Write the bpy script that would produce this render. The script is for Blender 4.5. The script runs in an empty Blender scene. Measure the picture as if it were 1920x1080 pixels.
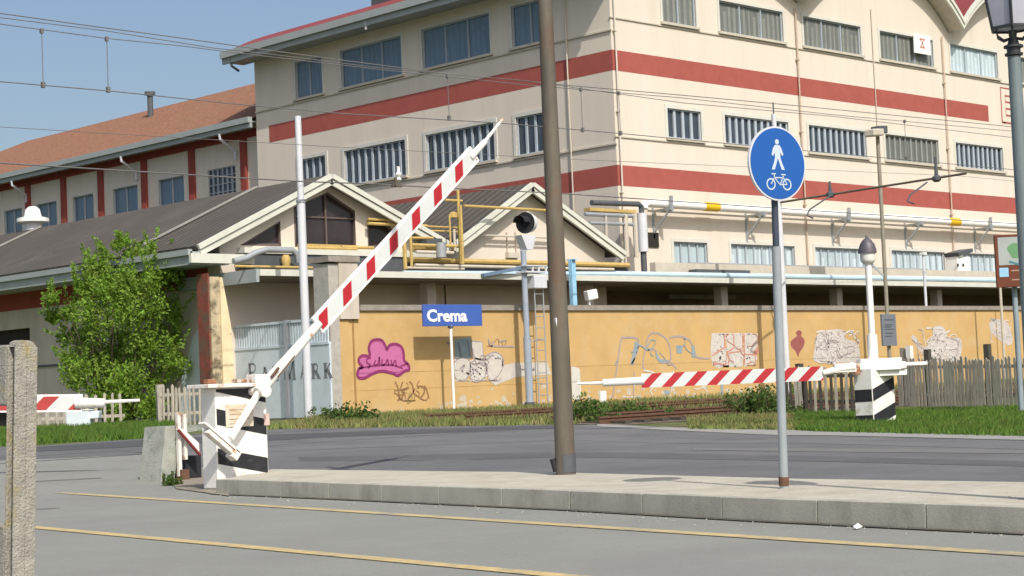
import bpy, bmesh, math, random
from mathutils import Vector, Matrix
R = random.Random(7)
SC = bpy.context.scene
COL = SC.collection

# ---------------------------------------------------------------- camera
F, H = 3363.0, 1.07
_u = Vector((3443, -39, -F)).normalized()
_v = Vector((-3289, -327, -F)); _v = (_v - _u * _u.dot(_v)).normalized()
_w = _u.cross(_v)
CM = Matrix((_u, _v, _w))                       # camera axes -> world axes (X along the railway, Y across it)
CAM = Vector((0, 0, H))
cam = bpy.data.cameras.new('camera'); cam.sensor_width = 36; cam.lens = F / 1920 * 36
cam.clip_start = 0.1; cam.clip_end = 3000
co = bpy.data.objects.new('camera', cam); COL.objects.link(co)
co.matrix_world = Matrix.Translation(CAM) @ CM.to_4x4()
SC.camera = co

# ---------------------------------------------------------------- sky, sun, exposure
SUN_EL = math.radians(46); SD = Vector((0.38, 0.925, 0)).normalized()
wd = bpy.data.worlds.new('World'); SC.world = wd; wd.use_nodes = True
nt = wd.node_tree; bg = nt.nodes['Background']
sky = nt.nodes.new('ShaderNodeTexSky'); sky.sky_type = 'NISHITA'; sky.sun_disc = False
sky.sun_elevation = SUN_EL; sky.sun_rotation = math.atan2(-SD.x, -SD.y)
sky.air_density = 1.0; sky.dust_density = 3.6; sky.ozone_density = 1.3
nt.links.new(sky.outputs[0], bg.inputs[0]); bg.inputs[1].default_value = 0.14
sl = bpy.data.lights.new('sun', 'SUN'); sl.energy = 4.2; sl.angle = math.radians(0.5); sl.color = (1, .94, .85)
so = bpy.data.objects.new('sun', sl); COL.objects.link(so)
sd = Vector((SD.x * math.cos(SUN_EL), SD.y * math.cos(SUN_EL), -math.sin(SUN_EL)))
so.rotation_euler = sd.to_track_quat('-Z', 'Y').to_euler()
SC.view_settings.view_transform = 'Standard'; SC.view_settings.look = 'None'
SC.view_settings.exposure = -0.06; SC.view_settings.gamma = 1

# ---------------------------------------------------------------- survey helpers (turn a measured sight line into a point on a known plane)
def ray(px, py): return CM @ Vector((px - 960, -(py - 540), -F))
def onY(px, py, y): d = ray(px, py); return CAM + d * (y / d.y)
def onX(px, py, x): d = ray(px, py); return CAM + d * (x / d.x)
def onZ(px, py, z): d = ray(px, py); return CAM + d * ((z - H) / d.z)
def onD(px, py, dep): return CAM + ray(px, py) * (dep / F)
KN = [(-900, 0), (20, 0), (26, .15), (32, .33), (38, .47), (900, .47)]
def tz(y):
    for (a, za), (b, zb) in zip(KN, KN[1:]):
        if y <= b: return za + (zb - za) * (y - a) / (b - a)
    return .47
def G(px, py):
    z = 0.0
    for _ in range(60):
        p = onZ(px, py, z); z = .6 * z + .4 * tz(p.y)
    return Vector((p.x, p.y, tz(p.y)))

# ---------------------------------------------------------------- mesh builder
class MB:
    def __init__(s): s.v = []; s.f = []
    def add(s, vs, fs):
        n = len(s.v); s.v += [Vector(a) for a in vs]; s.f += [tuple(i + n for i in q) for q in fs]; return s
    def box(s, x0, x1, y0, y1, z0, z1):
        return s.add([(x0,y0,z0),(x1,y0,z0),(x1,y1,z0),(x0,y1,z0),(x0,y0,z1),(x1,y0,z1),(x1,y1,z1),(x0,y1,z1)],
            [(3,2,1,0),(4,5,6,7),(0,1,5,4),(1,2,6,5),(2,3,7,6),(3,0,4,7)])
    def obox(s, c, ax, ay, az):      # box from centre and three half-axis vectors
        c = Vector(c); ax, ay, az = Vector(ax), Vector(ay), Vector(az)
        if ax.cross(ay).dot(az) < 0: ax = -ax
        vs = [c - ax - ay - az, c + ax - ay - az, c + ax + ay - az, c - ax + ay - az, c - ax - ay + az, c + ax - ay + az, c + ax + ay + az, c - ax + ay + az]
        return s.add(vs, [(3,2,1,0),(4,5,6,7),(0,1,5,4),(1,2,6,5),(2,3,7,6),(3,0,4,7)])
    def bar(s, a, b, w, h=None, up=(0, 0, 1)):
        a, b = Vector(a), Vector(b); d = b - a; t = d.normalized(); u = Vector(up)
        if abs(t.dot(u)) > .98: u = Vector((0, 1, 0))
        x = t.cross(u).normalized(); y = x.cross(t); h = w if h is None else h
        return s.obox((a + b) / 2, d / 2, x * w / 2, y * h / 2)
    def tube(s, pts, r, n=10, cap=True):
        pts = [Vector(p) for p in pts]; rs = r if isinstance(r, (list, tuple)) else [r] * len(pts)
        base = len(s.v); prev = None
        for i, p in enumerate(pts):
            t = (pts[min(i + 1, len(pts) - 1)] - pts[max(i - 1, 0)]).normalized()
            if prev is None:
                u = Vector((0, 0, 1)) if abs(t.z) < .9 else Vector((1, 0, 0)); x = t.cross(u).normalized()
            else: x = (prev - t * prev.dot(t)).normalized()
            prev = x; y = t.cross(x)
            for k in range(n):
                a = 2 * math.pi * k / n; s.v.append(p + (x * math.cos(a) + y * math.sin(a)) * rs[i])
        for i in range(len(pts) - 1):
            for k in range(n):
                a = base + i * n + k; b = base + i * n + (k + 1) % n; s.f.append((a, b, b + n, a + n))
        if cap:
            s.f.append(tuple(base + k for k in range(n))[::-1]); e = base + (len(pts) - 1) * n; s.f.append(tuple(e + k for k in range(n)))
        return s
    def lathe(s, c, prof, n=20):
        c = Vector(c); base = len(s.v)
        for r, z in prof:
            for k in range(n):
                a = 2 * math.pi * k / n; s.v.append(c + Vector((r * math.cos(a), r * math.sin(a), z)))
        for i in range(len(prof) - 1):
            for k in range(n):
                a = base + i * n + k; b = base + i * n + (k + 1) % n; s.f.append((a, b, b + n, a + n))
        s.f.append(tuple(base + k for k in range(n))[::-1]); e = base + (len(prof) - 1) * n; s.f.append(tuple(e + k for k in range(n)))
        return s
    def prism(s, poly, off):          # planar outline extruded by a vector
        poly = [Vector(p) for p in poly]; off = Vector(off); n = len(poly); b = len(s.v)
        s.v += poly + [p + off for p in poly]
        s.f.append(tuple(b + i for i in range(n))); s.f.append(tuple(b + n + i for i in range(n))[::-1])
        for i in range(n):
            j = (i + 1) % n; s.f.append((b + i, b + n + i, b + n + j, b + j))
        return s
    def poly(s, pts): return s.add(pts, [tuple(range(len(pts)))])
    def ribbon(s, pts, w, nrm):       # flat painted stroke on a surface of normal nrm
        pts = [Vector(p) for p in pts]; nrm = Vector(nrm)
        base = len(s.v)
        for i, p in enumerate(pts):
            t = (pts[min(i + 1, len(pts) - 1)] - pts[max(i - 1, 0)]).normalized(); x = t.cross(nrm).normalized()
            s.v += [p - x * w / 2, p + x * w / 2]
        for i in range(len(pts) - 1):
            a = base + 2 * i; s.f.append((a, a + 1, a + 3, a + 2))
        return s
    def build(s, name, mat, parent=None, smooth=False, bevel=0, fix=True, **tags):
        off = Vector((0, 0, 0)); q = parent
        while q is not None: off += q.location; q = q.parent
        me = bpy.data.meshes.new(name); me.from_pydata([v - off for v in s.v], [], s.f)
        if fix:
            bm = bmesh.new(); bm.from_mesh(me); bmesh.ops.recalc_face_normals(bm, faces=bm.faces); bm.to_mesh(me); bm.free()
        me.materials.append(mat)
        if smooth:
            for p in me.polygons: p.use_smooth = True
            me.set_sharp_from_angle(angle=math.radians(40))
        o = bpy.data.objects.new(name, me); COL.objects.link(o); o.parent = parent
        if bevel:
            m = o.modifiers.new('bevel', 'BEVEL'); m.width = bevel; m.segments = 2; m.limit_method = 'ANGLE'
        tag(o, **tags)
        return o
def tag(o, label=None, cat=None, group=None, kind=None):
    if label: o['label'] = label
    if cat: o['category'] = cat
    if group: o['group'] = group
    if kind: o['kind'] = kind
    return o
def thing(name, loc, label, cat, group=None):
    o = bpy.data.objects.new(name, None); COL.objects.link(o); o.location = Vector(loc); o.empty_display_size = .3
    return tag(o, label, cat, group)

# ---------------------------------------------------------------- materials
def mat(name, col, rough=.8, var=.12, scale=3.0, bump=.15, bscale=40., spec=.3, metal=0, dirt=None, dscale=1.2, dlo=.55, dhi=.75, stretch=(1, 1, 1), var2=0, scale2=60., fine=True):
    m = bpy.data.materials.new(name); m.use_nodes = True; t = m.node_tree; N = t.nodes; L = t.links
    b = N['Principled BSDF']; b.inputs['Roughness'].default_value = rough; b.inputs['Specular IOR Level'].default_value = spec; b.inputs['Metallic'].default_value = metal
    tc = N.new('ShaderNodeTexCoord'); mp = N.new('ShaderNodeMapping'); mp.inputs['Scale'].default_value = stretch
    gm = N.new('ShaderNodeNewGeometry'); L.new(gm.outputs['Position'], mp.inputs[0])
    n1 = N.new('ShaderNodeTexNoise'); n1.inputs['Scale'].default_value = scale; n1.inputs['Detail'].default_value = 6; n1.inputs['Roughness'].default_value = .65; L.new(mp.outputs[0], n1.inputs['Vector'])
    mr = N.new('ShaderNodeMapRange'); mr.inputs[1].default_value = .3; mr.inputs[2].default_value = .7; mr.inputs[3].default_value = 1 - var; mr.inputs[4].default_value = 1 + var; L.new(n1.outputs[0], mr.inputs[0])
    fac = mr.outputs[0]
    if var2:
        n2 = N.new('ShaderNodeTexNoise'); n2.inputs['Scale'].default_value = scale2; n2.inputs['Detail'].default_value = 3; L.new(gm.outputs['Position'], n2.inputs['Vector'])
        m2 = N.new('ShaderNodeMapRange'); m2.inputs[1].default_value = .3; m2.inputs[2].default_value = .7; m2.inputs[3].default_value = 1 - var2; m2.inputs[4].default_value = 1 + var2; L.new(n2.outputs[0], m2.inputs[0])
        mu = N.new('ShaderNodeMath'); mu.operation = 'MULTIPLY'; L.new(fac, mu.inputs[0]); L.new(m2.outputs[0], mu.inputs[1]); fac = mu.outputs[0]
    vm = N.new('ShaderNodeVectorMath'); vm.operation = 'SCALE'; vm.inputs[0].default_value = col; L.new(fac, vm.inputs['Scale'])
    out = vm.outputs[0]
    if dirt:
        n3 = N.new('ShaderNodeTexNoise'); n3.inputs['Scale'].default_value = dscale; n3.inputs['Detail'].default_value = 8; n3.inputs['Roughness'].default_value = .7
        mp3 = N.new('ShaderNodeMapping'); mp3.inputs['Scale'].default_value = stretch; mp3.inputs['Location'].default_value = (13.1, 4.7, 2.3); L.new(gm.outputs['Position'], mp3.inputs[0]); L.new(mp3.outputs[0], n3.inputs['Vector'])
        r3 = N.new('ShaderNodeMapRange'); r3.inputs[1].default_value = dlo; r3.inputs[2].default_value = dhi; L.new(n3.outputs[0], r3.inputs[0])
        mx = N.new('ShaderNodeMix'); mx.data_type = 'RGBA'; L.new(r3.outputs[0], mx.inputs[0]); L.new(out, mx.inputs[6]); mx.inputs[7].default_value = (*dirt, 1); out = mx.outputs[2]
    L.new(out, b.inputs['Base Color'])
    if bump:
        nb = N.new('ShaderNodeTexNoise'); nb.inputs['Scale'].default_value = bscale; nb.inputs['Detail'].default_value = 4; L.new(gm.outputs['Position'], nb.inputs['Vector'])
        bp = N.new('ShaderNodeBump'); bp.inputs['Strength'].default_value = bump; bp.inputs['Distance'].default_value = .02; L.new(nb.outputs[0], bp.inputs['Height']); L.new(bp.outputs[0], b.inputs['Normal'])
    return m
def leafy(m, amt=.45):
    t = m.node_tree; N = t.nodes; L = t.links; b = N['Principled BSDF']; tr = N.new('ShaderNodeBsdfTranslucent'); mx = N.new('ShaderNodeMixShader'); mx.inputs[0].default_value = amt
    L.new(b.inputs['Base Color'].links[0].from_socket, tr.inputs[0]); L.new(b.outputs[0], mx.inputs[1]); L.new(tr.outputs[0], mx.inputs[2]); L.new(mx.outputs[0], N['Material Output'].inputs[0])
    return m
def wave_bump(m, axis, scale, strength, groove_shade=0):
    t = m.node_tree; N = t.nodes; L = t.links; b = N['Principled BSDF']; gm = N.new('ShaderNodeNewGeometry')
    wv = N.new('ShaderNodeTexWave'); wv.wave_type = 'BANDS'; wv.bands_direction = axis; wv.inputs['Scale'].default_value = scale; L.new(gm.outputs['Position'], wv.inputs['Vector'])
    bp = N.new('ShaderNodeBump'); bp.inputs['Strength'].default_value = strength; bp.inputs['Distance'].default_value = .04; L.new(wv.outputs[1], bp.inputs['Height']); L.new(bp.outputs[0], b.inputs['Normal'])
    if groove_shade:      # relief shade put into the colour: crests lighter, grooves darker
        src = b.inputs['Base Color'].links[0].from_socket; mr = N.new('ShaderNodeMapRange'); mr.inputs[3].default_value = 1 - groove_shade; mr.inputs[4].default_value = 1 + groove_shade; L.new(wv.outputs[1], mr.inputs[0])
        vm = N.new('ShaderNodeVectorMath'); vm.operation = 'SCALE'; L.new(src, vm.inputs[0]); L.new(mr.outputs[0], vm.inputs['Scale']); L.new(vm.outputs[0], b.inputs['Base Color'])
    return m

CREAM = mat('cream plaster', (.665, .605, .52), .9, .04, .8, .12, 25, dirt=(.57, .505, .42), dscale=.8, dlo=.55, dhi=.9, stretch=(1.6, 1.6, .12))
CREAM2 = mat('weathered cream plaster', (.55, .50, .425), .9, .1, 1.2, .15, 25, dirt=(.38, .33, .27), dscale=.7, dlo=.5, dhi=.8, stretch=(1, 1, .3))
BAND = mat('red masonry paint', (.35, .092, .075), .85, .08, 2.0, .1, 25)
REDBR = mat('dark red paint', (.27, .06, .045), .85, .15, 2.5, .1, 25)
ORANGE = mat('orange plaster', (.55, .365, .155), .92, .08, 1.2, .25, 30, dirt=(.56, .40, .21), dscale=1.1, dlo=.5, dhi=.72)
COPING = mat('grey concrete coping', (.28, .25, .22), .9, .2, 4, .3, 50)
CONC = mat('concrete', (.42, .40, .36), .92, .15, 5, .3, 60, dirt=(.25, .24, .21), dscale=2, var2=.12, scale2=120)
KERB = mat('kerb concrete', (.41, .40, .34), .92, .12, 3, .12, 60, dirt=(.22, .215, .175), dscale=2.5, dlo=.5, dhi=.8, var2=.1, scale2=90, stretch=(1, 1, .5))
POSTC = mat('lichened concrete', (.32, .305, .265), .95, .2, 14, .6, 90, dirt=(.33, .27, .10), dscale=7, dlo=.55, dhi=.75, var2=.3, scale2=260)
PAVE = mat('pale paving concrete', (.475, .45, .37), .92, .1, 4, .3, 80, dirt=(.37, .33, .27), dscale=2.2, dlo=.47, dhi=.72, var2=.12, scale2=110)
ASPH1 = mat('worn light asphalt', (.25, .256, .234), .95, .07, .8, .35, 160, dirt=(.225, .225, .21), dscale=.45, dlo=.5, dhi=.7, var2=.16, scale2=140)
ASPH2 = mat('dark asphalt', (.135, .138, .142), .9, .12, .5, .35, 120, dirt=(.175, .175, .175), dscale=.35, dlo=.45, dhi=.65, var2=.16, scale2=90)
ASPH3 = mat('fresh asphalt patch', (.085, .088, .095), .9, .1, .8, .3, 120, var2=.12, scale2=90)
SHOULD = mat('pale worn shoulder', (.30, .295, .28), .95, .12, 1.5, .3, 90)
YEL = mat('worn yellow road paint', (.53, .41, .20), .85, .15, 6, .2, 120, dirt=(.30, .285, .22), dscale=4.0, dlo=.48, dhi=.68)
YELF = mat('faded yellow road paint', (.50, .40, .21), .85, .15, 6, .2, 120, dirt=(.30, .28, .22), dscale=2.5, dlo=.48, dhi=.66)
SOIL = mat('grassy soil', (.09, .12, .035), .95, .3, 1.5, .5, 30, dirt=(.20, .15, .09), dscale=1.6, dlo=.5, dhi=.65)
BALL = mat('railway ballast', (.16, .13, .10), .95, .35, 9, .7, 30, dirt=(.10, .12, .05), dscale=2)
GRASS = leafy(mat('grass blades', (.125, .235, .04), .7, .4, 5, 0, spec=.2, dirt=(.24, .21, .08), dscale=2.2, dlo=.52, dhi=.7))
LEAF = leafy(mat('young leaves', (.215, .36, .05), .6, .55, 2.6, 0, spec=.25, dirt=(.33, .43, .09), dscale=1.7, dlo=.5, dhi=.65), .5)
LEAFD = leafy(mat('weed leaves', (.09, .16, .035), .65, .4, 2.5, 0, spec=.25, dirt=(.17, .2, .06), dscale=3, dlo=.5, dhi=.65))
BARK = mat('bark', (.10, .075, .05), .9, .3, 10, .5, 40)
STEELW = mat('chipped white paint', (.80, .79, .74), .6, .06, 4, .1, 40, spec=.4, dirt=(.42, .22, .11), dscale=5, dlo=.62, dhi=.72)
WHITE = mat('white paint', (.82, .82, .79), .55, .04, 4, .05, 40, spec=.4)
REFLW = mat('grey white reflective film', (.62, .65, .64), .45, .05, 5, 0, spec=.5)
REFLR = mat('red reflective film', (.43, .018, .028), .45, .08, 5, 0, spec=.5)
FADER = mat('faded red reflective film', (.42, .05, .045), .5, .1, 5, 0, spec=.5)
RUST = mat('rusty steel', (.30, .14, .075), .85, .3, 12, .4, 60, dirt=(.62, .55, .46), dscale=8, dlo=.5, dhi=.6)
RUSTD = mat('dark rusty steel', (.13, .07, .045), .85, .3, 10, .3, 60)
RUSTW = mat('rust stained white paint', (.74, .72, .66), .7, .08, 4, .15, 40, spec=.3, dirt=(.40, .19, .09), dscale=4.5, dlo=.53, dhi=.62)
BLACKP = mat('black paint', (.025, .026, .03), .6, .3, 6, .1, 40, dirt=(.12, .11, .1), dscale=6, dlo=.6, dhi=.75)
DARK = mat('dark interior', (.03, .026, .022), .9, .2, 3, 0)
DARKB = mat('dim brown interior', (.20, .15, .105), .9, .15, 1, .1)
SOFFIT = mat('canopy soffit', (.24, .20, .15), .9, .15, 1, .1)
ROOFD = wave_bump(mat('dark corrugated sheet', (.086, .076, .064), .75, .08, .8, 0, dirt=(.13, .117, .10), dscale=.4, dlo=.5, dhi=.8), 'Y', .8, .9, .12)
ROOFM = wave_bump(mat('maroon metal sheet', (.24, .055, .055), .6, .08, 1, 0), 'Y', 1.2, .3)
FASCIA = mat('grey painted gutter metal', (.33, .37, .37), .6, .06, 2, 0, spec=.4)
FASCW = mat('pale painted fascia', (.60, .61, .54), .7, .08, 2, .1, 30)
STEELG = mat('grey galvanised steel', (.36, .39, .41), .5, .08, 3, .05, 40, metal=.3, spec=.5)
STEELL = mat('pale aluminium paint', (.60, .62, .66), .55, .06, 2, .05, 40, spec=.4)
STEELD = mat('dark grey steel', (.09, .10, .11), .5, .15, 4, .1, 40)
GREEN = mat('dark green cast iron', (.15, .19, .20), .45, .12, 3, .08, 40, spec=.5)
BROWNS = mat('weathered brown steel', (.118, .104, .08), .65, .3, 2.5, .15, 40, spec=.4, dirt=(.14, .075, .045), dscale=2.2, dlo=.52, dhi=.7, stretch=(1, 1, .35))
BLUE = mat('blue sign film', (.014, .098, .37), .45, .05, 4, 0, spec=.4)
BLUEC = mat('station sign blue', (.055, .12, .42), .5, .05, 4, 0, spec=.4)
BLUEP = mat('light blue paint', (.30, .55, .76), .6, .1, 3, .05, 40)
GATE = mat('pale blue gate paint', (.56, .64, .70), .6, .08, 1.5, .05, 40, dirt=(.45, .51, .55), dscale=1.1, dlo=.5, dhi=.8)
YELP = mat('yellow pipe paint', (.50, .36, .125), .6, .15, 3, .05, 40, dirt=(.35, .25, .1), dscale=3)
YELB = mat('bright yellow paint', (.75, .47, .02), .55, .06, 3, 0)
GLASS = mat('window glass', (.045, .06, .08), .12, .3, .7, 0, spec=.7)
GLASSB = mat('blinds behind glass', (.115, .185, .26), .3, .2, 1.1, 0, spec=.6, stretch=(6, 6, .3))
GLASSG = mat('grey wired glass', (.15, .16, .145), .3, .2, .9, 0, spec=.6, stretch=(5, 5, .4))
GLASSL = mat('pale frosted glass', (.42, .52, .56), .3, .1, 1.1, 0, spec=.5, stretch=(6, 6, .4))
FRAMEG = mat('blue grey window frame', (.36, .42, .47), .6, .06, 2, 0)
BLINDG = mat('grey blind slats', (.22, .235, .215), .7, .12, 3, 0)
BLINDB = mat('blue grey blind slats', (.16, .24, .32), .7, .12, 3, 0)
BLINDP = mat('pale blind slats', (.54, .64, .70), .7, .08, 3, 0)
FRAMEL = mat('pale blue grey frame', (.40, .46, .52), .6, .06, 2, 0)
FRAMEB = mat('slate blue window frame', (.20, .27, .33), .6, .06, 2, 0)
FRAMED = mat('grey green window frame', (.30, .32, .31), .6, .06, 2, 0)
TILE = mat('clay roof tiles', (.265, .128, .08), .9, .3, 5, .5, 12, dirt=(.25, .14, .075), dscale=1.0, dlo=.48, dhi=.7, var2=.2, scale2=9)
wave_bump(TILE, 'Y', 1.1, 1.0, .35)
WOODG = mat('weathered grey wood', (.36, .335, .28), .95, .3, 6, .4, 30, stretch=(3, 3, .6), dirt=(.2, .18, .145), dscale=3)
WOODD = mat('dark weathered wood', (.075, .068, .055), .95, .3, 6, .4, 30, stretch=(3, 3, .6))
BROWNP = mat('brown sign paint', (.14, .04, .02), .6, .15, 4, 0)
WIRE = mat('copper cable', (.15, .145, .145), .7, .1, 4, 0)
LAMPG = mat('frosted lamp glass', (.42, .43, .50), .3, .1, 3, 0, spec=.5)
PINK = mat('pink spray paint', (.50, .145, .32), .8, .08, 5, 0)
PLUM = mat('dark magenta spray paint', (.24, .035, .13), .8, .1, 5, 0)
WSPR = mat('thin white spray paint', (.56, .52, .47), .85, .1, 4, 0, dirt=(.53, .40, .22), dscale=4, dlo=.62, dhi=.8)
GSPR = mat('grey violet spray paint', (.36, .31, .31), .85, .15, 6, 0)
BSPR = mat('blue grey spray paint', (.26, .33, .36), .85, .15, 6, 0)
RSPR = mat('faded red spray paint', (.56, .24, .19), .85, .15, 6, 0)
MSPR = mat('maroon spray paint', (.30, .10, .09), .85, .15, 6, 0)
TSPR = mat('brown marker paint', (.27, .15, .07), .85, .15, 6, 0)
LETTER = mat('dark grey lettering', (.19, .20, .22), .8, .2, 5, 0)
SIGNB = mat('bluish white symbol film', (.50, .58, .66), .5, .03, 4, 0)
SIGNW = mat('white lettering film', (.82, .83, .83), .5, .03, 4, 0)

# ---------------------------------------------------------------- setting: ground, roads, pavement
def drape(name, near, far, m, lift, rows=10, cols=14):
    """sheet between two polylines (world points), following the terrain, a few mm above it"""
    def res(pl, n):
        pl = [Vector((p.x, p.y, 0)) for p in pl]; ds = [0]
        for a, b in zip(pl, pl[1:]): ds.append(ds[-1] + (b - a).length)
        o = []
        for i in range(n + 1):
            d = ds[-1] * i / n
            for k in range(len(pl) - 1):
                if d <= ds[k + 1] + 1e-9: o.append(pl[k].lerp(pl[k + 1], (d - ds[k]) / max(1e-9, ds[k + 1] - ds[k]))); break
        return o
    A, B = res(near, cols), res(far, cols); mb = MB()
    for j in range(rows + 1):
        for i in range(cols + 1):
            p = A[i].lerp(B[i], j / rows); mb.v.append(Vector((p.x, p.y, tz(p.y) + lift)))
    for j in range(rows):
        for i in range(cols):
            a = j * (cols + 1) + i; mb.f.append((a, a + 1, a + cols + 2, a + cols + 1))
    o = mb.build(name, m, kind='structure')
    for p in o.data.polygons:
        if p.normal.z < 0: p.flip()
    return o
ys = sorted(set([-300, -120, -40, 0, 10, 20, 22, 24, 26, 28, 30, 32, 34, 36, 38, 42, 60, 120, 300, 800]))
xs = [-600, -250, -100, -40, 0, 20, 40, 60, 80, 120, 250, 600]
gm_ = MB()
for y in ys:
    for x in xs: gm_.v.append(Vector((x, y, tz(y))))
for j in range(len(ys) - 1):
    for i in range(len(xs) - 1):
        a = j * len(xs) + i; gm_.f.append((a, a + 1, a + len(xs) + 1, a + len(xs)))
gm_.build('ground', SOIL, kind='structure')
V2 = lambda x, y: Vector((x, y, 0))
# near light asphalt: from behind the camera to a line just behind the traffic island and far off to the left
farL = [G(-400, 872), G(60, 862), G(300, 850)]
islB = [V2(13.75, 18.2), V2(13.41, 13.17), V2(12.75, 9.53), V2(12.2, 4), V2(11.5, -12)]
drape('road', [V2(-22, 24), V2(-22, 10), V2(-22, -12), V2(-10, -12)], farL + islB, ASPH1, .004, 24, 40)
# dark main road behind the island
farE = [G(-600, 852), G(60, 838), G(300, 821), G(500, 806), G(780, 801), G(1060, 797), G(1110, 797), G(1300, 806), G(1920, 818), G(2600, 832)]
nearE = [G(-600, 880)] + farL[1:] + [V2(13.6, 18.6), V2(13.3, 13.17), V2(12.65, 9.53), V2(12.1, 4), V2(11.4, -12)]
drape('road', nearE, farE, ASPH2, .008, 16, 60)
# fresh darker lane strip along the far side of the road, pale shoulder, faint lane wear
drape('road_patch', [G(60, 848), G(300, 837), G(640, 820), G(1040, 804)], [G(60, 840), G(300, 824), G(640, 811), G(1040, 798)], ASPH3, .012, 4, 30)
drape('road_shoulder', [G(1120, 801), G(1300, 810), G(1560, 818), G(1920, 827), G(2300, 836)], [G(1120, 796), G(1300, 804), G(1560, 809), G(1920, 815), G(2300, 822)], SHOULD, .016, 3, 30)
drape('road_wear', [G(1300, 845), G(1500, 848), G(1920, 852)], [G(1300, 841), G(1500, 842), G(1920, 845)], mat('lane wear', (.17, .17, .165), .9, .1, 2, .2, 80), .012, 2, 20)
# yellow markings
def stripe(a, b, w0, w1, m):
    n = (b - a).cross(Vector((0, 0, 1))).normalized()
    drape('road_marking', [a - n * w0 / 2, b - n * w1 / 2], [a + n * w0 / 2, b + n * w1 / 2], m, .010, 1, 24)
l1a, l1b = onZ(62, 990, 0), onZ(1040, 1081, 0); stripe(l1a + (l1a - l1b) * 1.2, l1b + (l1b - l1a) * .8, .14, .14, YEL)
l2a, l2b = onZ(110, 925, 0), onZ(1920, 1042, 0); stripe(l2a, l2b + (l2b - l2a) * .5, .15, .15, YELF)
# thin dark lines on the light asphalt
for a, b in (((60, 912), (190, 904)), ((62, 957), (112, 954))):
    p, q = onZ(*a, 0), onZ(*b, 0); n = (q - p).cross(Vector((0, 0, 1))).normalized() * .035
    drape('road_dark_line', [p - n, q - n], [p + n, q + n], ASPH3, .012, 1, 6)
# traffic island: paving slab surface and kerb of separate stones
KZ = .17
kl = [V2(11.85, 17.05), V2(11.55, 14.4), V2(11.07, 10.76), V2(10.6, 8.3), V2(10.28, 5.95), V2(9.8, 2), V2(8.6, -8)]
kb = [V2(13.70, 18.45), V2(13.50, 15.2), V2(13.41, 13.17), V2(12.75, 9.53), V2(12.59, 7.27), V2(12.1, 2), V2(10.9, -8)]
isl = MB(); n_ = len(kl)
kin = [p + V2(.12, 0) for p in kl]
for i in range(n_): isl.v += [Vector((kin[i].x, kin[i].y, KZ - .003)), Vector((kb[i].x, kb[i].y, KZ - .003)), Vector((kb[i].x, kb[i].y, -.1))]
for i in range(n_ - 1):
    a = 3 * i; isl.f += [(a, a + 1, a + 4, a + 3), (a + 1, a + 2, a + 5, a + 4)]
isl.f.append((0, 1, 2))
isl.build('pavement', PAVE, kind='structure')
def at_len(pl, d):
    for a, b in zip(pl, pl[1:]):
        L_ = (b - a).length
        if d <= L_: return a.lerp(b, d / L_)
        d -= L_
    return pl[-1]
kb_ = MB(); d = 0; tot = sum((b - a).length for a, b in zip(kl, kl[1:])); first = True
while d < tot - .2:
    ln = 1.0 + R.uniform(-.02, .02) if not first else .45; first = False
    a, b = at_len(kl, d + .003), at_len(kl, min(tot, d + ln - .003)); o = Vector((.125, .02, 0)); zz = KZ + R.uniform(-.003, .004)
    kb_.add([a + Vector((0,0,-.1)), b + Vector((0,0,-.1)), b + o + Vector((0,0,-.1)), a + o + Vector((0,0,-.1)),
             a + Vector((.012,0,zz)), b + Vector((.012,0,zz)), b + o + Vector((0,0,zz)), a + o + Vector((0,0,zz))],
            [(3,2,1,0),(4,5,6,7),(0,1,5,4),(1,2,6,5),(2,3,7,6),(3,0,4,7)]); d += ln
kb_.build('kerb', KERB, bevel=.005, kind='structure')
# dirt skirt along the kerb and under the barrier
drape('gutter_dirt', [p + V2(-.10, 0) for p in kl], [p + V2(.03, 0) for p in kl], mat('gutter grime', (.105, .10, .085), .95, .3, 6, .3, 60), .013, 1, 40)
drape('gutter_dirt', [onZ(330, 918, 0), onZ(430, 932, 0)], [onZ(318, 896, 0), onZ(420, 896, 0)], mat('sandy dirt', (.27, .24, .19), .95, .3, 7, .4, 60), .015, 4, 6)

# ---------------------------------------------------------------- railway track
def rail_run(mb, x0, x1, y, top, hgt):
    mb.box(x0, x1, y - .036, y + .036, top - .04, top); mb.box(x0, x1, y - .01, y + .01, top - hgt + .02, top - .04); mb.box(x0, x1, y - .07, y + .07, top - hgt, top - hgt + .02)
rx0 = G(1078, 795).x
for k, yy in enumerate((26.9, 31.2)):
    t = thing('railway_track', (rx0, yy, tz(yy)), ('rusty single railway track nearest the road, running beside the orange wall', 'rusty railway track between the near track and the orange wall')[k], 'railway track', 'railway tracks')
    b = MB(); b.add([(rx0 - .2, yy - .9, tz(yy - .9) + .01), (160, yy - .9, tz(yy - .9) + .01), (160, yy + 2.3, tz(yy + 2.3) + .01), (rx0 - .2, yy + 2.3, tz(yy + 2.3) + .01)], [(0, 1, 2, 3)])
    b.build('ballast', BALL, t)
    s_ = MB(); x = rx0 + .3
    while x < 90: s_.box(x, x + .24, yy - .5, yy + 1.95, tz(yy) + .0, tz(yy) + .06); x += .62
    s_.build('sleepers', WOODD, t)
    for q in (0, 1.435):
        m_ = MB(); rail_run(m_, rx0, 150, yy + q, tz(yy + q) + .17, .16); m_.build('rail', RUSTD, t)
        m2 = MB(); m2.box(-60, rx0 - .01, yy + q - .036, yy + q + .036, tz(yy + q) - .05, tz(yy + q) + .013); m2.build('rail', STEELD, t)

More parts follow.
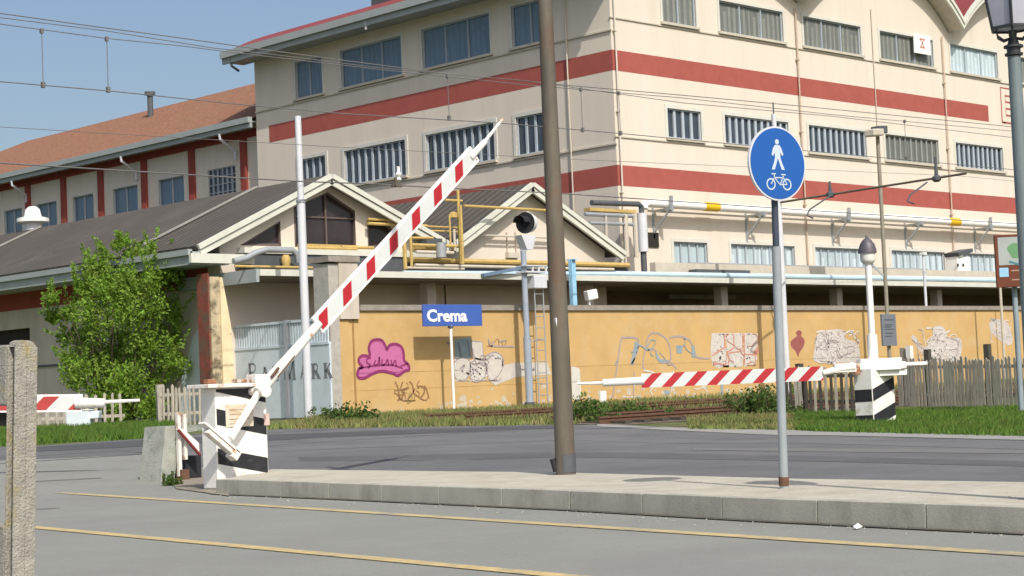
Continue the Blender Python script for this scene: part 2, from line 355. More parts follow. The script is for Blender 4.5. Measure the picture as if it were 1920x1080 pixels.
# ---------------------------------------------------------------- facades
class Face:
    def __init__(s, ax, c): s.ax, s.c = ax, c
    def p(s, a, z, out=0): return Vector((a, s.c - out, z)) if s.ax == 'Y' else Vector((s.c - out, a, z))
    def box(s, mb, a0, a1, z0, z1, o0, o1):
        p, q = s.p(a0, z0, o0), s.p(a1, z1, o1)
        return mb.box(min(p.x, q.x), max(p.x, q.x), min(p.y, q.y), max(p.y, q.y), min(p.z, q.z), max(p.z, q.z))
    def wall(s, mb, a0, a1, z0, z1, holes, rev=.16):
        A = sorted({a0, a1} | {x for h in holes for x in h[:2]}); Z = sorted({z0, z1} | {x for h in holes for x in h[2:]})
        for i in range(len(A) - 1):
            for j in range(len(Z) - 1):
                am, zm = (A[i] + A[i + 1]) / 2, (Z[j] + Z[j + 1]) / 2
                if any(h[0] < am < h[1] and h[2] < zm < h[3] for h in holes): continue
                mb.poly([s.p(A[i], Z[j]), s.p(A[i + 1], Z[j]), s.p(A[i + 1], Z[j + 1]), s.p(A[i], Z[j + 1])])
        for h in holes:
            for (x0, y0), (x1, y1) in (((h[0], h[2]), (h[1], h[2])), ((h[1], h[2]), (h[1], h[3])), ((h[1], h[3]), (h[0], h[3])), ((h[0], h[3]), (h[0], h[2]))):
                mb.poly([s.p(x0, y0), s.p(x1, y1), s.p(x1, y1, -rev), s.p(x0, y0, -rev)])
    def window(s, par, h, glass, frame, nmul, surround=True, sill=True, mulw=.07, hbar=0, thick=(), rim=.09, slats=None):
        a0, a1, z0, z1 = h; w = MB()
        f = .05
        s.box(w, a0, a0 + f, z0, z1, -.10, -.04); s.box(w, a1 - f, a1, z0, z1, -.10, -.04)
        s.box(w, a0 + f, a1 - f, z1 - f, z1, -.10, -.04); s.box(w, a0 + f, a1 - f, z0, z0 + f, -.10, -.04)
        for k in range(1, nmul):
            a = a0 + (a1 - a0) * k / nmul; ww = mulw * (1.7 if k in thick else 1) / 2
            s.box(w, a - ww, a + ww, z0 + f, z1 - f, -.11, -.05)
        for k in range(hbar):
            z = z0 + (z1 - z0) * (k + 1) / (hbar + 1); s.box(w, a0 + f, a1 - f, z - .02, z + .02, -.115, -.06)
        o = w.build('window', frame, par)
        g = MB(); s.box(g, a0 - .01, a1 + .01, z0 - .01, z1 + .01, -.16, -.12); g.build('pane', glass, o)
        if slats:
            w = MB(); st_ = (a1 - a0) / slats[0]
            for k in range(slats[0]): s.box(w, a0 + (k + .18 + .1 * R.random()) * st_, a0 + (k + .62 + .2 * R.random()) * st_, z0 + .06, z1 - .06 - (.0 if R.random() < .8 else .25 * (z1 - z0)), -.119, -.112)
            w.build('blinds', slats[1], o)
        if surround:     # light rendered surround, proud of the wall
            w = MB(); s.box(w, a0 - rim, a0, z0, z1, -.02, .035); s.box(w, a1, a1 + rim, z0, z1, -.02, .035)
            s.box(w, a0 - rim, a1 + rim, z1, z1 + rim, -.02, .035); w.build('surround', SURR, o)
        if sill:
            q = MB(); s.box(q, a0 - .14, a1 + .14, z0 - .10, z0 - .002, -.10, .12); q.build('sill', SILLM, o)
        return o
SURR = mat('pale window surround', (.60, .60, .55), .85, .06, 3, .1, 40)
SILLM = mat('pale cement sill', (.52, .48, .40), .85, .1, 3, .1, 40)

# ---- main factory building: right front on Y=YB, left front on X=XB
XB, YB, XE, YE = 48.67, 43.91, 83.0, 65.85
fac = thing('factory_building', (XB, YB, 0), 'big cream factory with two dark red painted stripes and a scalloped maroon vault roof', 'building')
FR, FL = Face('Y', YB), Face('X', XB)
hr = []
for b0 in (48.9, 60.2, 71.4):
    d = b0 - 60.2
    segs = [(60.55 + d, 64.65 + d), (66.1 + d, 70.3 + d)] if b0 > 50 else [(51.62, 53.6), (55.05, 59.15)]
    hr += [(a, c, 14.68, 15.93) for a, c in segs] + [(a, c, 10.25, 11.38) for a, c in segs] + [(a, c, 4.9, 6.3) for a, c in segs]
hl = []
for a, c in ((60.92, 62.82), (55.62, 59.62), (50.3, 54.33), (47.1, 49.07)):
    hl += [(a, c, 14.22, 15.85), (a, c, 10.0, 11.5)]
w = MB(); FR.wall(w, XB, XE, 0, 16.42, hr); FL.wall(w, YB, YE, 0, 16.42, hl)
# far and rear walls, and the curved tops under the vaults
w.poly([(XB, YE, 0), (XE, YE, 0), (XE, YE, 16.4), (XB, YE, 16.4)]); w.poly([(XE, YB, 0), (XE, YE, 0), (XE, YE, 16.4), (XE, YB, 16.4)])
BAY = [(48.67, 60.2), (60.2, 71.7), (71.7, 83.2)]
def arc(a, b, sag, n=22, z=16.42, pad=0.0):
    half = (b - a) / 2; r = (half * half + sag * sag) / (2 * sag); th = math.asin(half / r); o = []
    for i in range(n + 1):
        t_ = -th + 2 * th * i / n; o.append((a + half + (r + pad) * math.sin(t_), z + sag - r + (r + pad) * math.cos(t_)))
    return o
SAG = 2.5
for k, (a, b) in enumerate(BAY):
    pts = arc(a, b, SAG if k else 1.45); w.poly([Vector((x, YB, z)) for x, z in pts]); w.poly([Vector((x, YE, z)) for x, z in pts])
w.build('wall', CREAM, fac, fix=False)
# painted stripes
for z0, z1, x1, y1 in ((12.55, 13.32, 74.8, 64.9), (8.28, 9.05, 82.9, 65.8)):
    b = MB(); FR.box(b, XB, x1, z0, z1, -.01, .004); FL.box(b, YB - .004, y1, z0, z1, -.01, .004); b.build('painted_stripe', BAND, fac)
# string courses
b = MB()
for z in (14.55, 10.12): FR.box(b, XB - .05, XE, z - .05, z, -.01, .05)
for z in (14.08, 9.86): FL.box(b, YB - .05, YE, z - .06, z, -.01, .06)
b.build('string_course', SILLM, fac)
# vertical cement strip beside corner
# windows
for h in hr:
    up = h[2] > 14; low = h[2] < 6; wide = h[1] - h[0] > 3
    if up: FR.window(fac, h, GLASSL if h[0] > 71 and h[0] < 76 else GLASSG, FRAMEG, 3 if wide else 2, mulw=.06, rim=.12, slats=((13 if wide else 6), BLINDP if 71 < h[0] < 76 else BLINDG))
    elif low: FR.window(fac, h, GLASSL, FRAMEG, 8 if wide else 4, mulw=.06, rim=.14, slats=((9, BLINDP) if wide else None))
    else: FR.window(fac, h, GLASS if h[0] < 65 or h[0] > 71 else GLASSG, FRAMEL if h[0] < 65 or h[0] > 71 else FRAMED, 10 if wide else 4, mulw=.13 if h[0] < 65 or h[0] > 71 else .08, rim=.14)
for h in hl:
    up = h[2] > 14; wide = h[1] - h[0] > 3
    if up: FL.window(fac, h, GLASSB, FRAMEG, 3 if wide else 2, mulw=.045, rim=.12, slats=((13 if wide else 6), BLINDB))
    else: FL.window(fac, h, GLASS, FRAMEL, 9 if wide else 4, mulw=.10, rim=.16)
# reddish blinds half drawn, downpipes
for x in (48.80, 59.95, 71.0):
    p_ = MB(); z1 = 16.2
    p_.tube([(x, YB - .10, 4), (x, YB - .10, z1)], .032, 8)
    for z in (5, 8, 11, 14): p_.box(x - .07, x + .07, YB - .15, YB + .01, z, z + .05)
    p_.build('downpipe', mat('pinkish downpipe', (.52, .41, .32), .7, .1, 3, 0) if x > 50 else CREAM, fac)
p_ = MB(); p_.tube([(XB - .09, YB + 2.2, 7), (XB - .09, YB + 2.2, 16.2)], .03, 6); p_.build('conduit', CREAM2, fac)
p_ = MB(); p_.tube([(65.5, YB - .05, 9), (65.5, YB - .05, 16.8)], .025, 6); p_.build('conduit', CREAM2, fac)
# roof vaults: sheet, fascia, eave gutter
OV = .85
ro = MB(); fa = MB(); sf = MB()
for k, (a, b_) in enumerate(BAY):
    a2 = a - .95 if k == 0 else a; sg = SAG if k else 1.68
    pts = arc(a2, b_, sg, pad=0); up = [(x, z + .42) for x, z in pts]
    for i in range(len(pts) - 1):
        (x0, z0), (x1, z1) = up[i], up[i + 1]
        ro.poly([(x0, YB - OV + .1, z0), (x1, YB - OV + .1, z1), (x1, YE + OV, z1), (x0, YE + OV, z0)])
        sf.poly([(pts[i][0], YB - OV + .1, pts[i][1] + .06), (pts[i][0], YE + OV, pts[i][1] + .06), (pts[i + 1][0], YE + OV, pts[i + 1][1] + .06), (pts[i + 1][0], YB - OV + .1, pts[i + 1][1] + .06)])
        for y0, y1 in ((YB - OV, YB - OV + .1),):
            A_, B_ = pts[i], pts[i + 1]
            fa.add([(A_[0], y0, A_[1] + .05), (B_[0], y0, B_[1] + .05), (B_[0], y0, B_[1] + .25), (A_[0], y0, A_[1] + .25),
                    (A_[0], y1, A_[1] + .05), (B_[0], y1, B_[1] + .05), (B_[0], y1, B_[1] + .25), (A_[0], y1, A_[1] + .25)], [(0,1,2,3),(7,6,5,4),(0,4,5,1),(2,6,7,3)])
            y2 = y0 - .06 if y0 < 50 else y1
            fa.add([(A_[0], y2, A_[1] + .27), (B_[0], y2, B_[1] + .27), (B_[0], y2, B_[1] + .47), (A_[0], y2, A_[1] + .47),
                    (A_[0], y2 + .16, A_[1] + .27), (B_[0], y2 + .16, B_[1] + .27), (B_[0], y2 + .16, B_[1] + .47), (A_[0], y2 + .16, A_[1] + .47)], [(0,1,2,3),(7,6,5,4),(0,4,5,1),(2,6,7,3)])
rf = ro.build('roof', ROOFM, fac)
fa.build('fascia', FASCW, rf); sf.build('soffit', SILLM, rf, fix=False)
gu = MB(); gx = XB - 1.0
gu.box(gx - .22, gx + .10, YB - OV, YE + OV + .1, 16.55, 16.85); gu.box(gx - .10, gx + .02, YB - OV, YE + OV + .1, 16.30, 16.545); gu.box(gx + .03, XB + .02, YB - OV + .1, YE + OV, 16.36, 16.44)
gu.build('gutter', FASCIA, rf)
for y in (YE + .3, 56.6):
    p_ = MB(); p_.tube([(gx - .05, y, 16.6), (gx - .05, y, 16.15)] + ([(gx + .35, y, 15.95)] if y > 60 else []), .06, 8); p_.build('gutter_outlet', STEELL if y < 60 else STEELD, rf)
rb = MB(); rb.box(51, 54.5, 57.0, 60.2, 16.8, 20.6); rb.box(50.9, 54.6, 56.9, 60.3, 20.602, 20.75); rb.build('roof_housing', STEELD, rf)
# outlined painted letter at the right end of the upper stripe
lt = MB(); e0, e1, zb, zt = 76.0, 77.35, 12.62, 14.28
q = [(e0, zb), (e1, zb), (e1, zb + .32), (e0 + .42, zb + .32), (e0 + .42, 13.28), (e1 - .2, 13.28), (e1 - .2, 13.58), (e0 + .42, 13.58), (e0 + .42, zt - .32), (e1, zt - .32), (e1, zt)]
q = [(e0, zb), (e1, zb), (e1, zb + .36), (e0 + .38, zb + .36), (e0 + .38, 13.3), (e1 - .2, 13.3), (e1 - .2, 13.62), (e0 + .38, 13.62), (e0 + .38, zt - .36), (e1, zt - .36), (e1, zt), (e0, zt), (e0, zb), (e0 + .3, zb)]
lt.ribbon([FR.p(a, z, .006) for a, z in q], .09, (0, -1, 0)); lt.build('painted_letter', BAND, fac, fix=False)
# small dark vent hatch by the pipes
p_ = MB(); FR.box(p_, 50.05, 50.75, 6.05, 6.6, -.02, .05); p_.build('vent_hatch', DARK, fac)

# white banner hung in an upper window
p0, p1 = onY(1712, 62, YB - .14), onY(1745, 104, YB - .14)
bn = thing('hanging_banner', (p0.x, YB, p1.z), 'small white banner with a faded red mark hung over an upper factory window', 'banner')
b = MB(); b.box(p0.x, p1.x, YB - .16, YB - .13, p1.z, p0.z); b.build('cloth', WHITE, bn)
b = MB(); cx, cz = (p0.x + p1.x) / 2, (p0.z + p1.z) / 2 + .05
for s_ in ([(-.22, .18), (.22, .18)], [(-.2, -.2), (.2, -.2)], [(-.16, .16), (.02, 0), (-.14, -.18)], [(.16, .16), (-.02, 0), (.14, -.18)]):
    b.ribbon([(cx + x, YB - .164, cz + z) for x, z in s_], .07, (0, -1, 0))
b.build('printed_mark', RSPR, bn, fix=False)

# ---- long red tiled building carrying on from the factory's far end
XT = 49.3
til = thing('tiled_roof_building', (XT, YE, 0), 'long pale building with clay tiled roof and dark red pilasters behind the dark shed', 'building')
FT = Face('X', XT); YRE = onX(50, 260, 55.5).y; YT1 = YRE + 9
wn = []
for (xa, ya, xb, yb) in ((388, 303, 443, 365), (297, 322, 347, 383), (212, 342, 260, 395), (137, 357, 177, 407), (70, 368, 108, 420), (8, 382, 43, 430)):
    A_, B_ = onX(xa, ya, XT), onX(xb, yb, XT); wn.append((B_.y, A_.y, 9.35, 12.0))
dy = wn[-1][0] - wn[-2][0]
for k in range(3): wn.append((wn[-1][0] + dy, wn[-1][1] + dy, 9.35, 12.0))
w = MB(); FT.wall(w, YE, YT1, 0, 13.75, wn); w.poly([(XT, YT1, 0), (XT + 13, YT1, 0), (XT + 13, YT1, 13.7), (XT, YT1, 13.7)])
w.build('wall', CREAM, til, fix=False)
for k, h in enumerate(wn): FT.window(til, h, (GLASS, GLASSB, GLASSB, GLASSB, GLASSB, GLASSB, GLASSB, GLASSB, GLASSB)[k], FRAMEG, 6 if k == 0 else 2, hbar=6 if k == 0 else 1, rim=.1, surround=k != 0)
b = MB(); FT.box(b, YE + .02, YT1, 13.14, 13.5, -.01, .06); b.build('painted_stripe', REDBR, til)
for px in (460, 362, 272, 190, 120, 53, -8):
    y = onX(px, 320, XT).y; b = MB(); FT.box(b, y - .21, y + .21, 6, 13.138, -.01, .14); b.build('pilaster', REDBR, til)
ze, zr = 13.72, 0
yr = onX(483, 155, XT + 6.2); zr = yr.z
b = MB(); X0 = XT - .95
b.add([(X0, YE + .01, ze), (X0, YT1 + .8, ze), (XT + 6.2, YT1 - 9, zr), (XT + 6.2, YE + .01, zr), (XT + 13.4, YE + .01, ze), (XT + 13.4, YT1 + .8, ze)], [(0, 1, 2, 3), (3, 2, 5, 4), (1, 5, 2)])
# end hip seen at the far left
rt = b.build('roof', TILE, til)
for p in rt.data.polygons:
    if p.normal.z < 0: p.flip()
b = MB(); b.box(X0 - .14, X0 + .1, YE + .01, YT1, ze - .14, ze + .12); b.box(X0 - .02, X0 + .1, YE + .01, YT1, ze - .36, ze - .145); b.box(X0 + .1, XT + .01, YE + .01, YT1, ze - .1, ze - .06); b.build('gutter', FASCIA, rt)
c_ = onX(282, 205, XT + 4.6)
b = MB(); b.tube([(c_.x, c_.y, c_.z - 1), (c_.x, c_.y, c_.z + .75)], .16, 10); b.tube([(c_.x, c_.y, c_.z + .78), (c_.x, c_.y, c_.z + .95)], .30, 10); b.build('chimney_pipe', STEELD, rt)
for px in (444, 257, 50):
    y = onX(px, 260, XT).y; b = MB(); b.tube([(X0 - .02, y, ze - .36), (X0, y, ze - .6), (XT - .12, y, ze - 1.1), (XT - .12, y, ze - 1.5)], .07, 8); b.build('gutter_outlet', STEELL, rt)

# ---- two gabled sheds in front of the factory
YG, YW = 41.0, 41.38
def shed(name, label, xl, xr, xp, zp, zlL, zlR, ylen, wallL):
    t = thing(name, (xl, YW, 0), label, 'shed')
    ro = MB(); th = .12
    for (xa, za) in ((xl, zlL), (xr, zlR)):
        n = Vector((-(zp - za), 0, xp - xa)); n = n if n.z > 0 else -n; n = n.normalized() * th
        ro.prism([(xa, YG, za), (xp, YG, zp), (xp, ylen, zp), (xa, ylen, za)], n)
    r = ro.build('roof', ROOFD, t)
    fs = MB()
    for (xa, za) in ((xl, zlL), (xr, zlR)):
        a, p = Vector((xa, YG - .05, za)), Vector((xp, YG - .05, zp)); d = (p - a).normalized(); nn = Vector((-d.z, 0, d.x)); nn = nn if nn.z > 0 else -nn
        fs.bar(a - nn * .10, p - nn * .10, .10, .16, up=nn); fs.bar(a + nn * .07 + Vector((0, -.05, 0)), p + nn * .07 + Vector((0, -.05, 0)), .10, .14, up=nn)
    fs.build('rake_board', FASCW, r)
    return t, r
P1 = onY(618, 335, YG); A1 = onY(370, 468, YG); B1 = onY(820, 452, YG); P2 = onY(995, 350, YG); B2 = onY(1168, 480, YG)
xv = (B1.x + onY(868, 432, YG).x) / 2; zv = B1.z - .2
sl1 = (P1.z - A1.z) / (P1.x - A1.x)
s1, r1 = shed('gabled_shed', 'long dark roofed shed with a glazed gable, standing behind the pale gate', A1.x, xv - .05, P1.x, P1.z, A1.z, zv, 130, True)
s2, r2 = shed('gabled_shed', 'smaller cream gabled shed with plain blank gable, against the factory corner', xv + .05, B2.x, P2.x, P2.z, zv, B2.z, 75, False)
XW = A1.x + 1.0            # shed wall line under the eave
# roof seams and gutter, eave board
for y in (44.5, 57.5, 80):
    b = MB(); d = Vector((P1.x - A1.x, 0, P1.z - A1.z)); n = Vector((-d.z, 0, d.x)).normalized()
    b.bar(Vector((A1.x - .1, y, A1.z)) + n * .16, Vector((P1.x, y, P1.z)) + n * .16, .10, .05, up=n); b.build('roof_seam', mat('pale seam strip', (.30, .29, .27), .7, .1, 3, 0), r1)
b = MB(); b.box(A1.x - .30, A1.x + .02, YG - .1, 130, A1.z - .42, A1.z - .06); b.box(A1.x - .38, A1.x - .24, YG - .1, 130, A1.z - .16, A1.z - .0); b.box(A1.x + .02, XW, YG - .05, 130, A1.z - .40, A1.z - .34)
b.build('gutter', FASCIA, r1)
b = MB(); b.box(A1.x - .36, XW + .75, YG - .22, YG - .11, A1.z - .38, A1.z - .12); b.build('eave_board', FASCW, r1)
# shed 1 gable wall with openings
FG = Face('Y', YW)
pent = [onY(*c, YW) for c in ((553, 463), (668, 463), (668, 397), (614, 360), (553, 388))]
tri = [onY(*c, YW) for c in ((450, 460), (527, 459), (527, 413))]
rt_ = [onY(*c, YW) for c in ((690, 463), (742, 463), (742, 440), (722, 411), (690, 411))]
w = MB()
zl = pent[0].z
def rz(x): return P1.z - .05 - abs(x - P1.x) * sl1 if x < P1.x else P1.z - .05 - (x - P1.x) * (P1.z - zv) / (xv - P1.x)
def strip(x0, x1, zf, ztop=None):
    n = max(1, int((x1 - x0) / .25))
    for i in range(n):
        a, b = x0 + (x1 - x0) * i / n, x0 + (x1 - x0) * (i + 1) / n
        zt = ztop or rz
        if zt(a) > zf(a) + .01 or zt(b) > zf(b) + .01: w.poly([(a, YW, min(zf(a), zt(a))), (b, YW, min(zf(b), zt(b))), (b, YW, zt(b)), (a, YW, zt(a))])
def ln(p, q): return lambda x: p.z + (q.z - p.z) * (x - p.x) / (q.x - p.x)
fl = lambda x: zl
strip(XW, xv, lambda x: 0.2, fl)
strip(XW, tri[0].x, fl); strip(tri[0].x, tri[1].x, ln(tri[0], tri[2])); strip(tri[1].x, pent[0].x, fl)
strip(pent[0].x, pent[3].x, ln(pent[4], pent[3])); strip(pent[3].x, pent[1].x, ln(pent[3], pent[2])); strip(pent[1].x, rt_[0].x, fl)
strip(rt_[0].x, rt_[3].x, lambda x: rt_[3].z); strip(rt_[3].x, rt_[1].x, ln(rt_[3], rt_[2])); strip(rt_[1].x, xv, fl)
w.build('gable_wall', CREAM, s1, fix=False)
FS = Face('X', XW); w = MB()
dh = (onX(58, 700, XW).y, onX(58, 700, XW).y + 9, .2, onX(58, 614, XW).z)
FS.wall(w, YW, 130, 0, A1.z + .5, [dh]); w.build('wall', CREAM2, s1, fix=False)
b = MB(); FS.box(b, YW + .6, 130, A1.z - .95, A1.z - .36, -.01, .02); b.build('painted_stripe', REDBR, s1)
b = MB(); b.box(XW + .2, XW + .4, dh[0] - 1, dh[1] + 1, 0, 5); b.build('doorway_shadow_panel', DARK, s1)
b = MB(); zz = onX(70, 687, XW).z; FS.box(b, YW + 2, dh[0] - .01, zz - .03, zz + .03, -.01, .06); b.build('dado_rail', STEELD, s1)
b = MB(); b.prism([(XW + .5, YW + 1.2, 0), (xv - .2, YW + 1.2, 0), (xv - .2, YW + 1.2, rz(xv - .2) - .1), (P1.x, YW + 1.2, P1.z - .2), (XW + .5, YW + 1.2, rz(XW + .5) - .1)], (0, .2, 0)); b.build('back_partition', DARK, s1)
for nm, pl in (('window', pent), ('window', tri), ('window', rt_)):
    b = MB(); pp = [Vector((p.x, YW + .06, p.z)) for p in pl]
    for i in range(len(pp)): b.bar(pp[i], pp[(i + 1) % len(pp)], .09, .09, up=(0, 1, 0))
    if pl is pent:
        xm = onY(613, 400, YW).x; b.bar((xm, YW + .08, pent[0].z), (xm, YW + .08, pent[3].z), .05); zz = onY(600, 407, YW).z
        b.bar((pent[0].x, YW + .08, zz), (pent[1].x, YW + .08, zz), .04)
    o = b.build('window', mat('dull brown window frame', (.13, .10, .09), .7, .1, 3, 0), s1)
    g = MB(); g.poly([p + Vector((0, .06, 0)) for p in pp]); g.build('pane', mat('dusky brown glass', (.035, .027, .03), .12, .3, 1, 0, spec=.6), o, fix=False)
b = MB(); z0, z1 = onY(600, 478, YW - .3).z, onY(600, 468, YW - .3).z; b.box(tri[0].x - .1, xv - .3, YW - .35, YW - .01, z0, z1); b.build('ledge', FASCW, s1)
b = MB(); z0, z1 = onY(600, 500, YW - .2).z, z0 - .003; b.box(XW + .5, xv + .2, YW - .3, YW - .012, z0 - .1, z1); b.build('painted_gap_shade', STEELD, s1)  # dark strip painted in place of the shade under the ledge
b = MB(); b.box(pent[0].x + .1, pent[1].x, YW - .06, YW + .01, pent[0].z - .02, pent[0].z + .1); b.build('timber_sill', YELP, s1)
# shed 2 gable wall
w = MB(); z2 = lambda x: (P2.z - .05 - (P2.x - x) * (P2.z - zv) / (P2.x - xv)) if x < P2.x else P2.z - .05 - (x - P2.x) * (P2.z - B2.z) / (B2.x - P2.x)
w.poly([(xv + .06, YW, .2), (B2.x - .5, YW, .2), (B2.x - .5, YW, z2(B2.x - .5)), (P2.x, YW, P2.z - .05), (xv + .06, YW, z2(xv + .06))]); w.poly([(B2.x - .5, YW, 0), (B2.x - .5, YB, 0), (B2.x - .5, YB, 5.6), (B2.x - .5, YW, 5.6)])
w.build('gable_wall', CREAM, s2, fix=False)
b = MB()
for px in (950, 966): p_, q_ = onY(px, 435, YW - .04), onY(px, 475, YW - .04); b.tube([p_, (p_.x, p_.y, q_.z)], .018, 6)
b.build('conduit', mat('pinkish conduit', (.5, .4, .33), .8, .1, 3, 0), s2)
b = MB(); p_, q_ = onY(951, 473, YW - .1), onY(972, 484, YW - .1); b.box(p_.x, q_.x, YW - .16, YW - .01, q_.z, p_.z); b.build('switch_box', CREAM2, s2)
# white roof vent behind the ridge
vp = onX(62, 425, P1.x + .3)
vt = thing('roof_vent', (vp.x, vp.y, P1.z - .1), 'white metal ventilator standing on the ridge of the dark shed roof', 'roof vent')
zt = onX(60, 388, vp.x).z; zm = onX(60, 410, vp.x).z; zq = onX(60, 420, vp.x).z
b = MB(); b.lathe((vp.x, vp.y, 0), [(.34, P1.z - .2), (.34, zq)], 14); b.build('base', STEELL, vt, smooth=True)
b = MB(); b.lathe((vp.x, vp.y, 0), [(.38, zq + .003), (.58, zq + .06), (.58, zm), (.36, zm + .05)], 16); b.build('hood', WHITE, vt, smooth=True)
b = MB(); b.lathe((vp.x, vp.y, 0), [(.32, zm + .053), (.26, zt - .1), (.14, zt)], 14); b.build('cap', WHITE, vt, smooth=True)

# ---- flat canopy behind the orange wall
YC = 39.5
zc = onY(707, 511.7, YC).z
can = thing('flat_canopy', (31, YC, 0), 'long low flat canopy with white front edge running above the orange wall', 'canopy')
xa, xb = onY(488, 507, YC).x, 92
b = MB(); b.box(xa, xb, YC, YC + .12, zc - .13, zc + .05); b.build('front_edge', FASCW, can)
b = MB(); b.box(xa + .003, xb, YC + .122, YB - .3, zc - .18, zc - .02); b.build('roof', SOFFIT, can)
b = MB(); b.box(xa - .10, xa + .0, YC + .06, YB - .6, zc - .30, zc + .06); b.build('shaded_end_edge', FASCIA, can)  # dull grey here mimics grazing light on the canopy end
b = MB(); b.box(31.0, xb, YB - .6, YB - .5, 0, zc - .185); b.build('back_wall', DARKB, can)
for x in range(36, 90, 7):
    b = MB(); b.box(x, x + .35, YC + .9, YC + 1.25, 0, zc - .185); b.build('column', CREAM2, can)
b = MB(); b.box(29.9, 34, 43.2, 43.3, 0.3, zc - .6); b.build('inner_wall', mat('tan inner wall', (.29, .215, .15), .9, .08, 1, .1), can)
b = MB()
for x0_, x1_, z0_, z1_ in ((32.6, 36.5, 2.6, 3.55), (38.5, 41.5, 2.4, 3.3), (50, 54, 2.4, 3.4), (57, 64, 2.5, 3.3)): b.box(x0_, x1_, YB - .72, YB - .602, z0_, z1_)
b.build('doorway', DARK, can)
p_ = onY(1325, 557, YC + 3); b = MB(); b.box(p_.x - 2.2, p_.x + 1.6, YC + 2.9, YC + 3, p_.z - .08, p_.z + .08); b.build('hanging_beam', mat('greyish beam', (.25, .23, .2), .8, .2, 3, 0), can)

# ---------------------------------------------------------------- pipes on the canopy and the factory front
YP = YB - .55
pa, pb = onY(1208, 380, YP), onY(1905, 416, YP); zp = pa.z
pt = thing('steam_pipe', (pa.x, YP, zp), 'thick white pipe on brackets along the factory front, with bright yellow rings', 'pipe')
b = MB(); b.tube([(pa.x - .05, YP, zp - .22), (pa.x, YP, zp - .05), (pa.x + .18, YP, zp), (83, YP, zp)], .165, 12); b.build('pipe', WHITE, pt, smooth=True)
for px in (1332, 1786): x = onY(px, 385, YP).x; b = MB(); b.tube([(x - .42, YP, zp), (x + .42, YP, zp)], .18, 12); b.build('yellow_ring', YELB, pt, smooth=True)
for k, px in enumerate((1247, 1420, 1580, 1716, 1845)):
    x = onY(px, 385, YP).x; b = MB()
    b.box(x - .05, x + .05, YP - .3, YB + .01, zp - .25, zp - .17); b.bar((x, YP - .2, zp - .25), (x - .1, YB - .02, zp - 1.05), .06)
    b.box(x - .14, x - .06, YB - .05, YB + .01, zp - 1.25, zp - .1); b.box(x + .0, x + .1, YP - .32, YP - .2, zp - .32, zp + (.28 if k % 2 == 0 else -.1))
    b.build('bracket', STEELG, pt)
b = MB(); b.tube([(pa.x + .3, YP + .1, zp - .28), (83, YP + .1, zp - .28)], .04, 6); b.build('lower_conduit', SILLM, pt)

# vertical silencer and ducting at the corner of the factory
q0, q1 = onY(1203, 400, YB - 1), onY(1203, 472, YB - 1)
du = thing('exhaust_duct', (q0.x, YB - 1, q1.z - .6), 'grey exhaust duct with a fat vertical cylinder beside the white pipe elbow', 'duct')
b = MB(); b.tube([(q0.x, YB - 1, q1.z), (q0.x, YB - 1, q0.z)], .19, 14); b.build('cylinder', STEELL, du, smooth=True)
t0 = onY(1110, 394, YB - 1)
b = MB(); b.tube([(q0.x, YB - 1, q1.z - .9), (q0.x, YB - 1, q1.z)], .11, 10); b.tube([(q0.x, YB - 1, q0.z), (q0.x, YB - 1, q0.z + .25), (q0.x - .15, YB - 1, q0.z + .33), (t0.x, YB - 1, q0.z + .28)], .10, 10); b.build('dark_pipe', STEELD, du, smooth=True)
b = MB(); b.box(t0.x - .2, q0.x - .4, YB - 1.1, YB - .8, q0.z - .02, q0.z + .09); b.build('support_rail', YELP, du)
fr = thing('pipe_frame', (q0.x - 1.2, YB - 1.3, q1.z - .8), 'pale grey open pipe frame left of the grey vertical exhaust cylinder', 'frame')
b = MB()
for px in (1135, 1172, 1190):
    a_, c_ = onY(px, 402, YB - 1.3), onY(px, 482, YB - 1.3); b.tube([(a_.x, a_.y, c_.z), (a_.x, a_.y, a_.z)], .06 if px < 1150 else .09, 8)
b.build('upright', CREAM2, fr, smooth=True)
b = MB(); a_, c_ = onY(1105, 418, YB - 1.3), onY(1186, 410, YB - 1.3); b.tube([a_, (c_.x, a_.y, a_.z + .02)], .06, 8); b.tube([(a_.x - .2, a_.y, a_.z + .3), (c_.x, a_.y, a_.z + .32)], .07, 8); b.build('crossbar', STEELG, fr, smooth=True)

# yellow pipe rack above the canopy
YR = 40.5
def Z(px, py, y=YR): return onY(px, py, y)
yr_ = thing('yellow_pipe_rack', (Z(770, 500).x, YR, zc), 'rack of yellow gas pipes and frames standing on the canopy before the two gables', 'pipe rack')
def hp(name, x0, x1, y, r=.06, m=YELP, yy=YR):
    a_, c_ = onY(x0, y, yy), onY(x1, y, yy); b = MB(); b.tube([a_, (c_.x, yy, a_.z)], r, 8); b.build(name, m, yr_, smooth=True)
def vp_(name, x, y0, y1, r=.05, m=YELP, yy=YR):
    a_, c_ = onY(x, y0, yy), onY(x, y1, yy); b = MB(); b.tube([(c_.x, yy, c_.z), (c_.x, yy, a_.z)], r, 8); b.build(name, m, yr_, smooth=True)
hp('pipe', 762, 1178, 487, .085, YELP, YR + .3); hp('pipe', 778, 1150, 497, .05, SILLM); hp('pipe', 760, 870, 502, .04, SILLM)
hp('pipe', 772, 866, 459, .05); hp('pipe', 775, 866, 463, .09, YELP, YR + .5); hp('pipe', 780, 850, 472, .05, CREAM2); hp('pipe', 870, 1046, 386, .045); hp('pipe', 690, 790, 411, .04, YELP, YR + .6); hp('pipe', 690, 800, 419, .05, YELP, YR + .6)
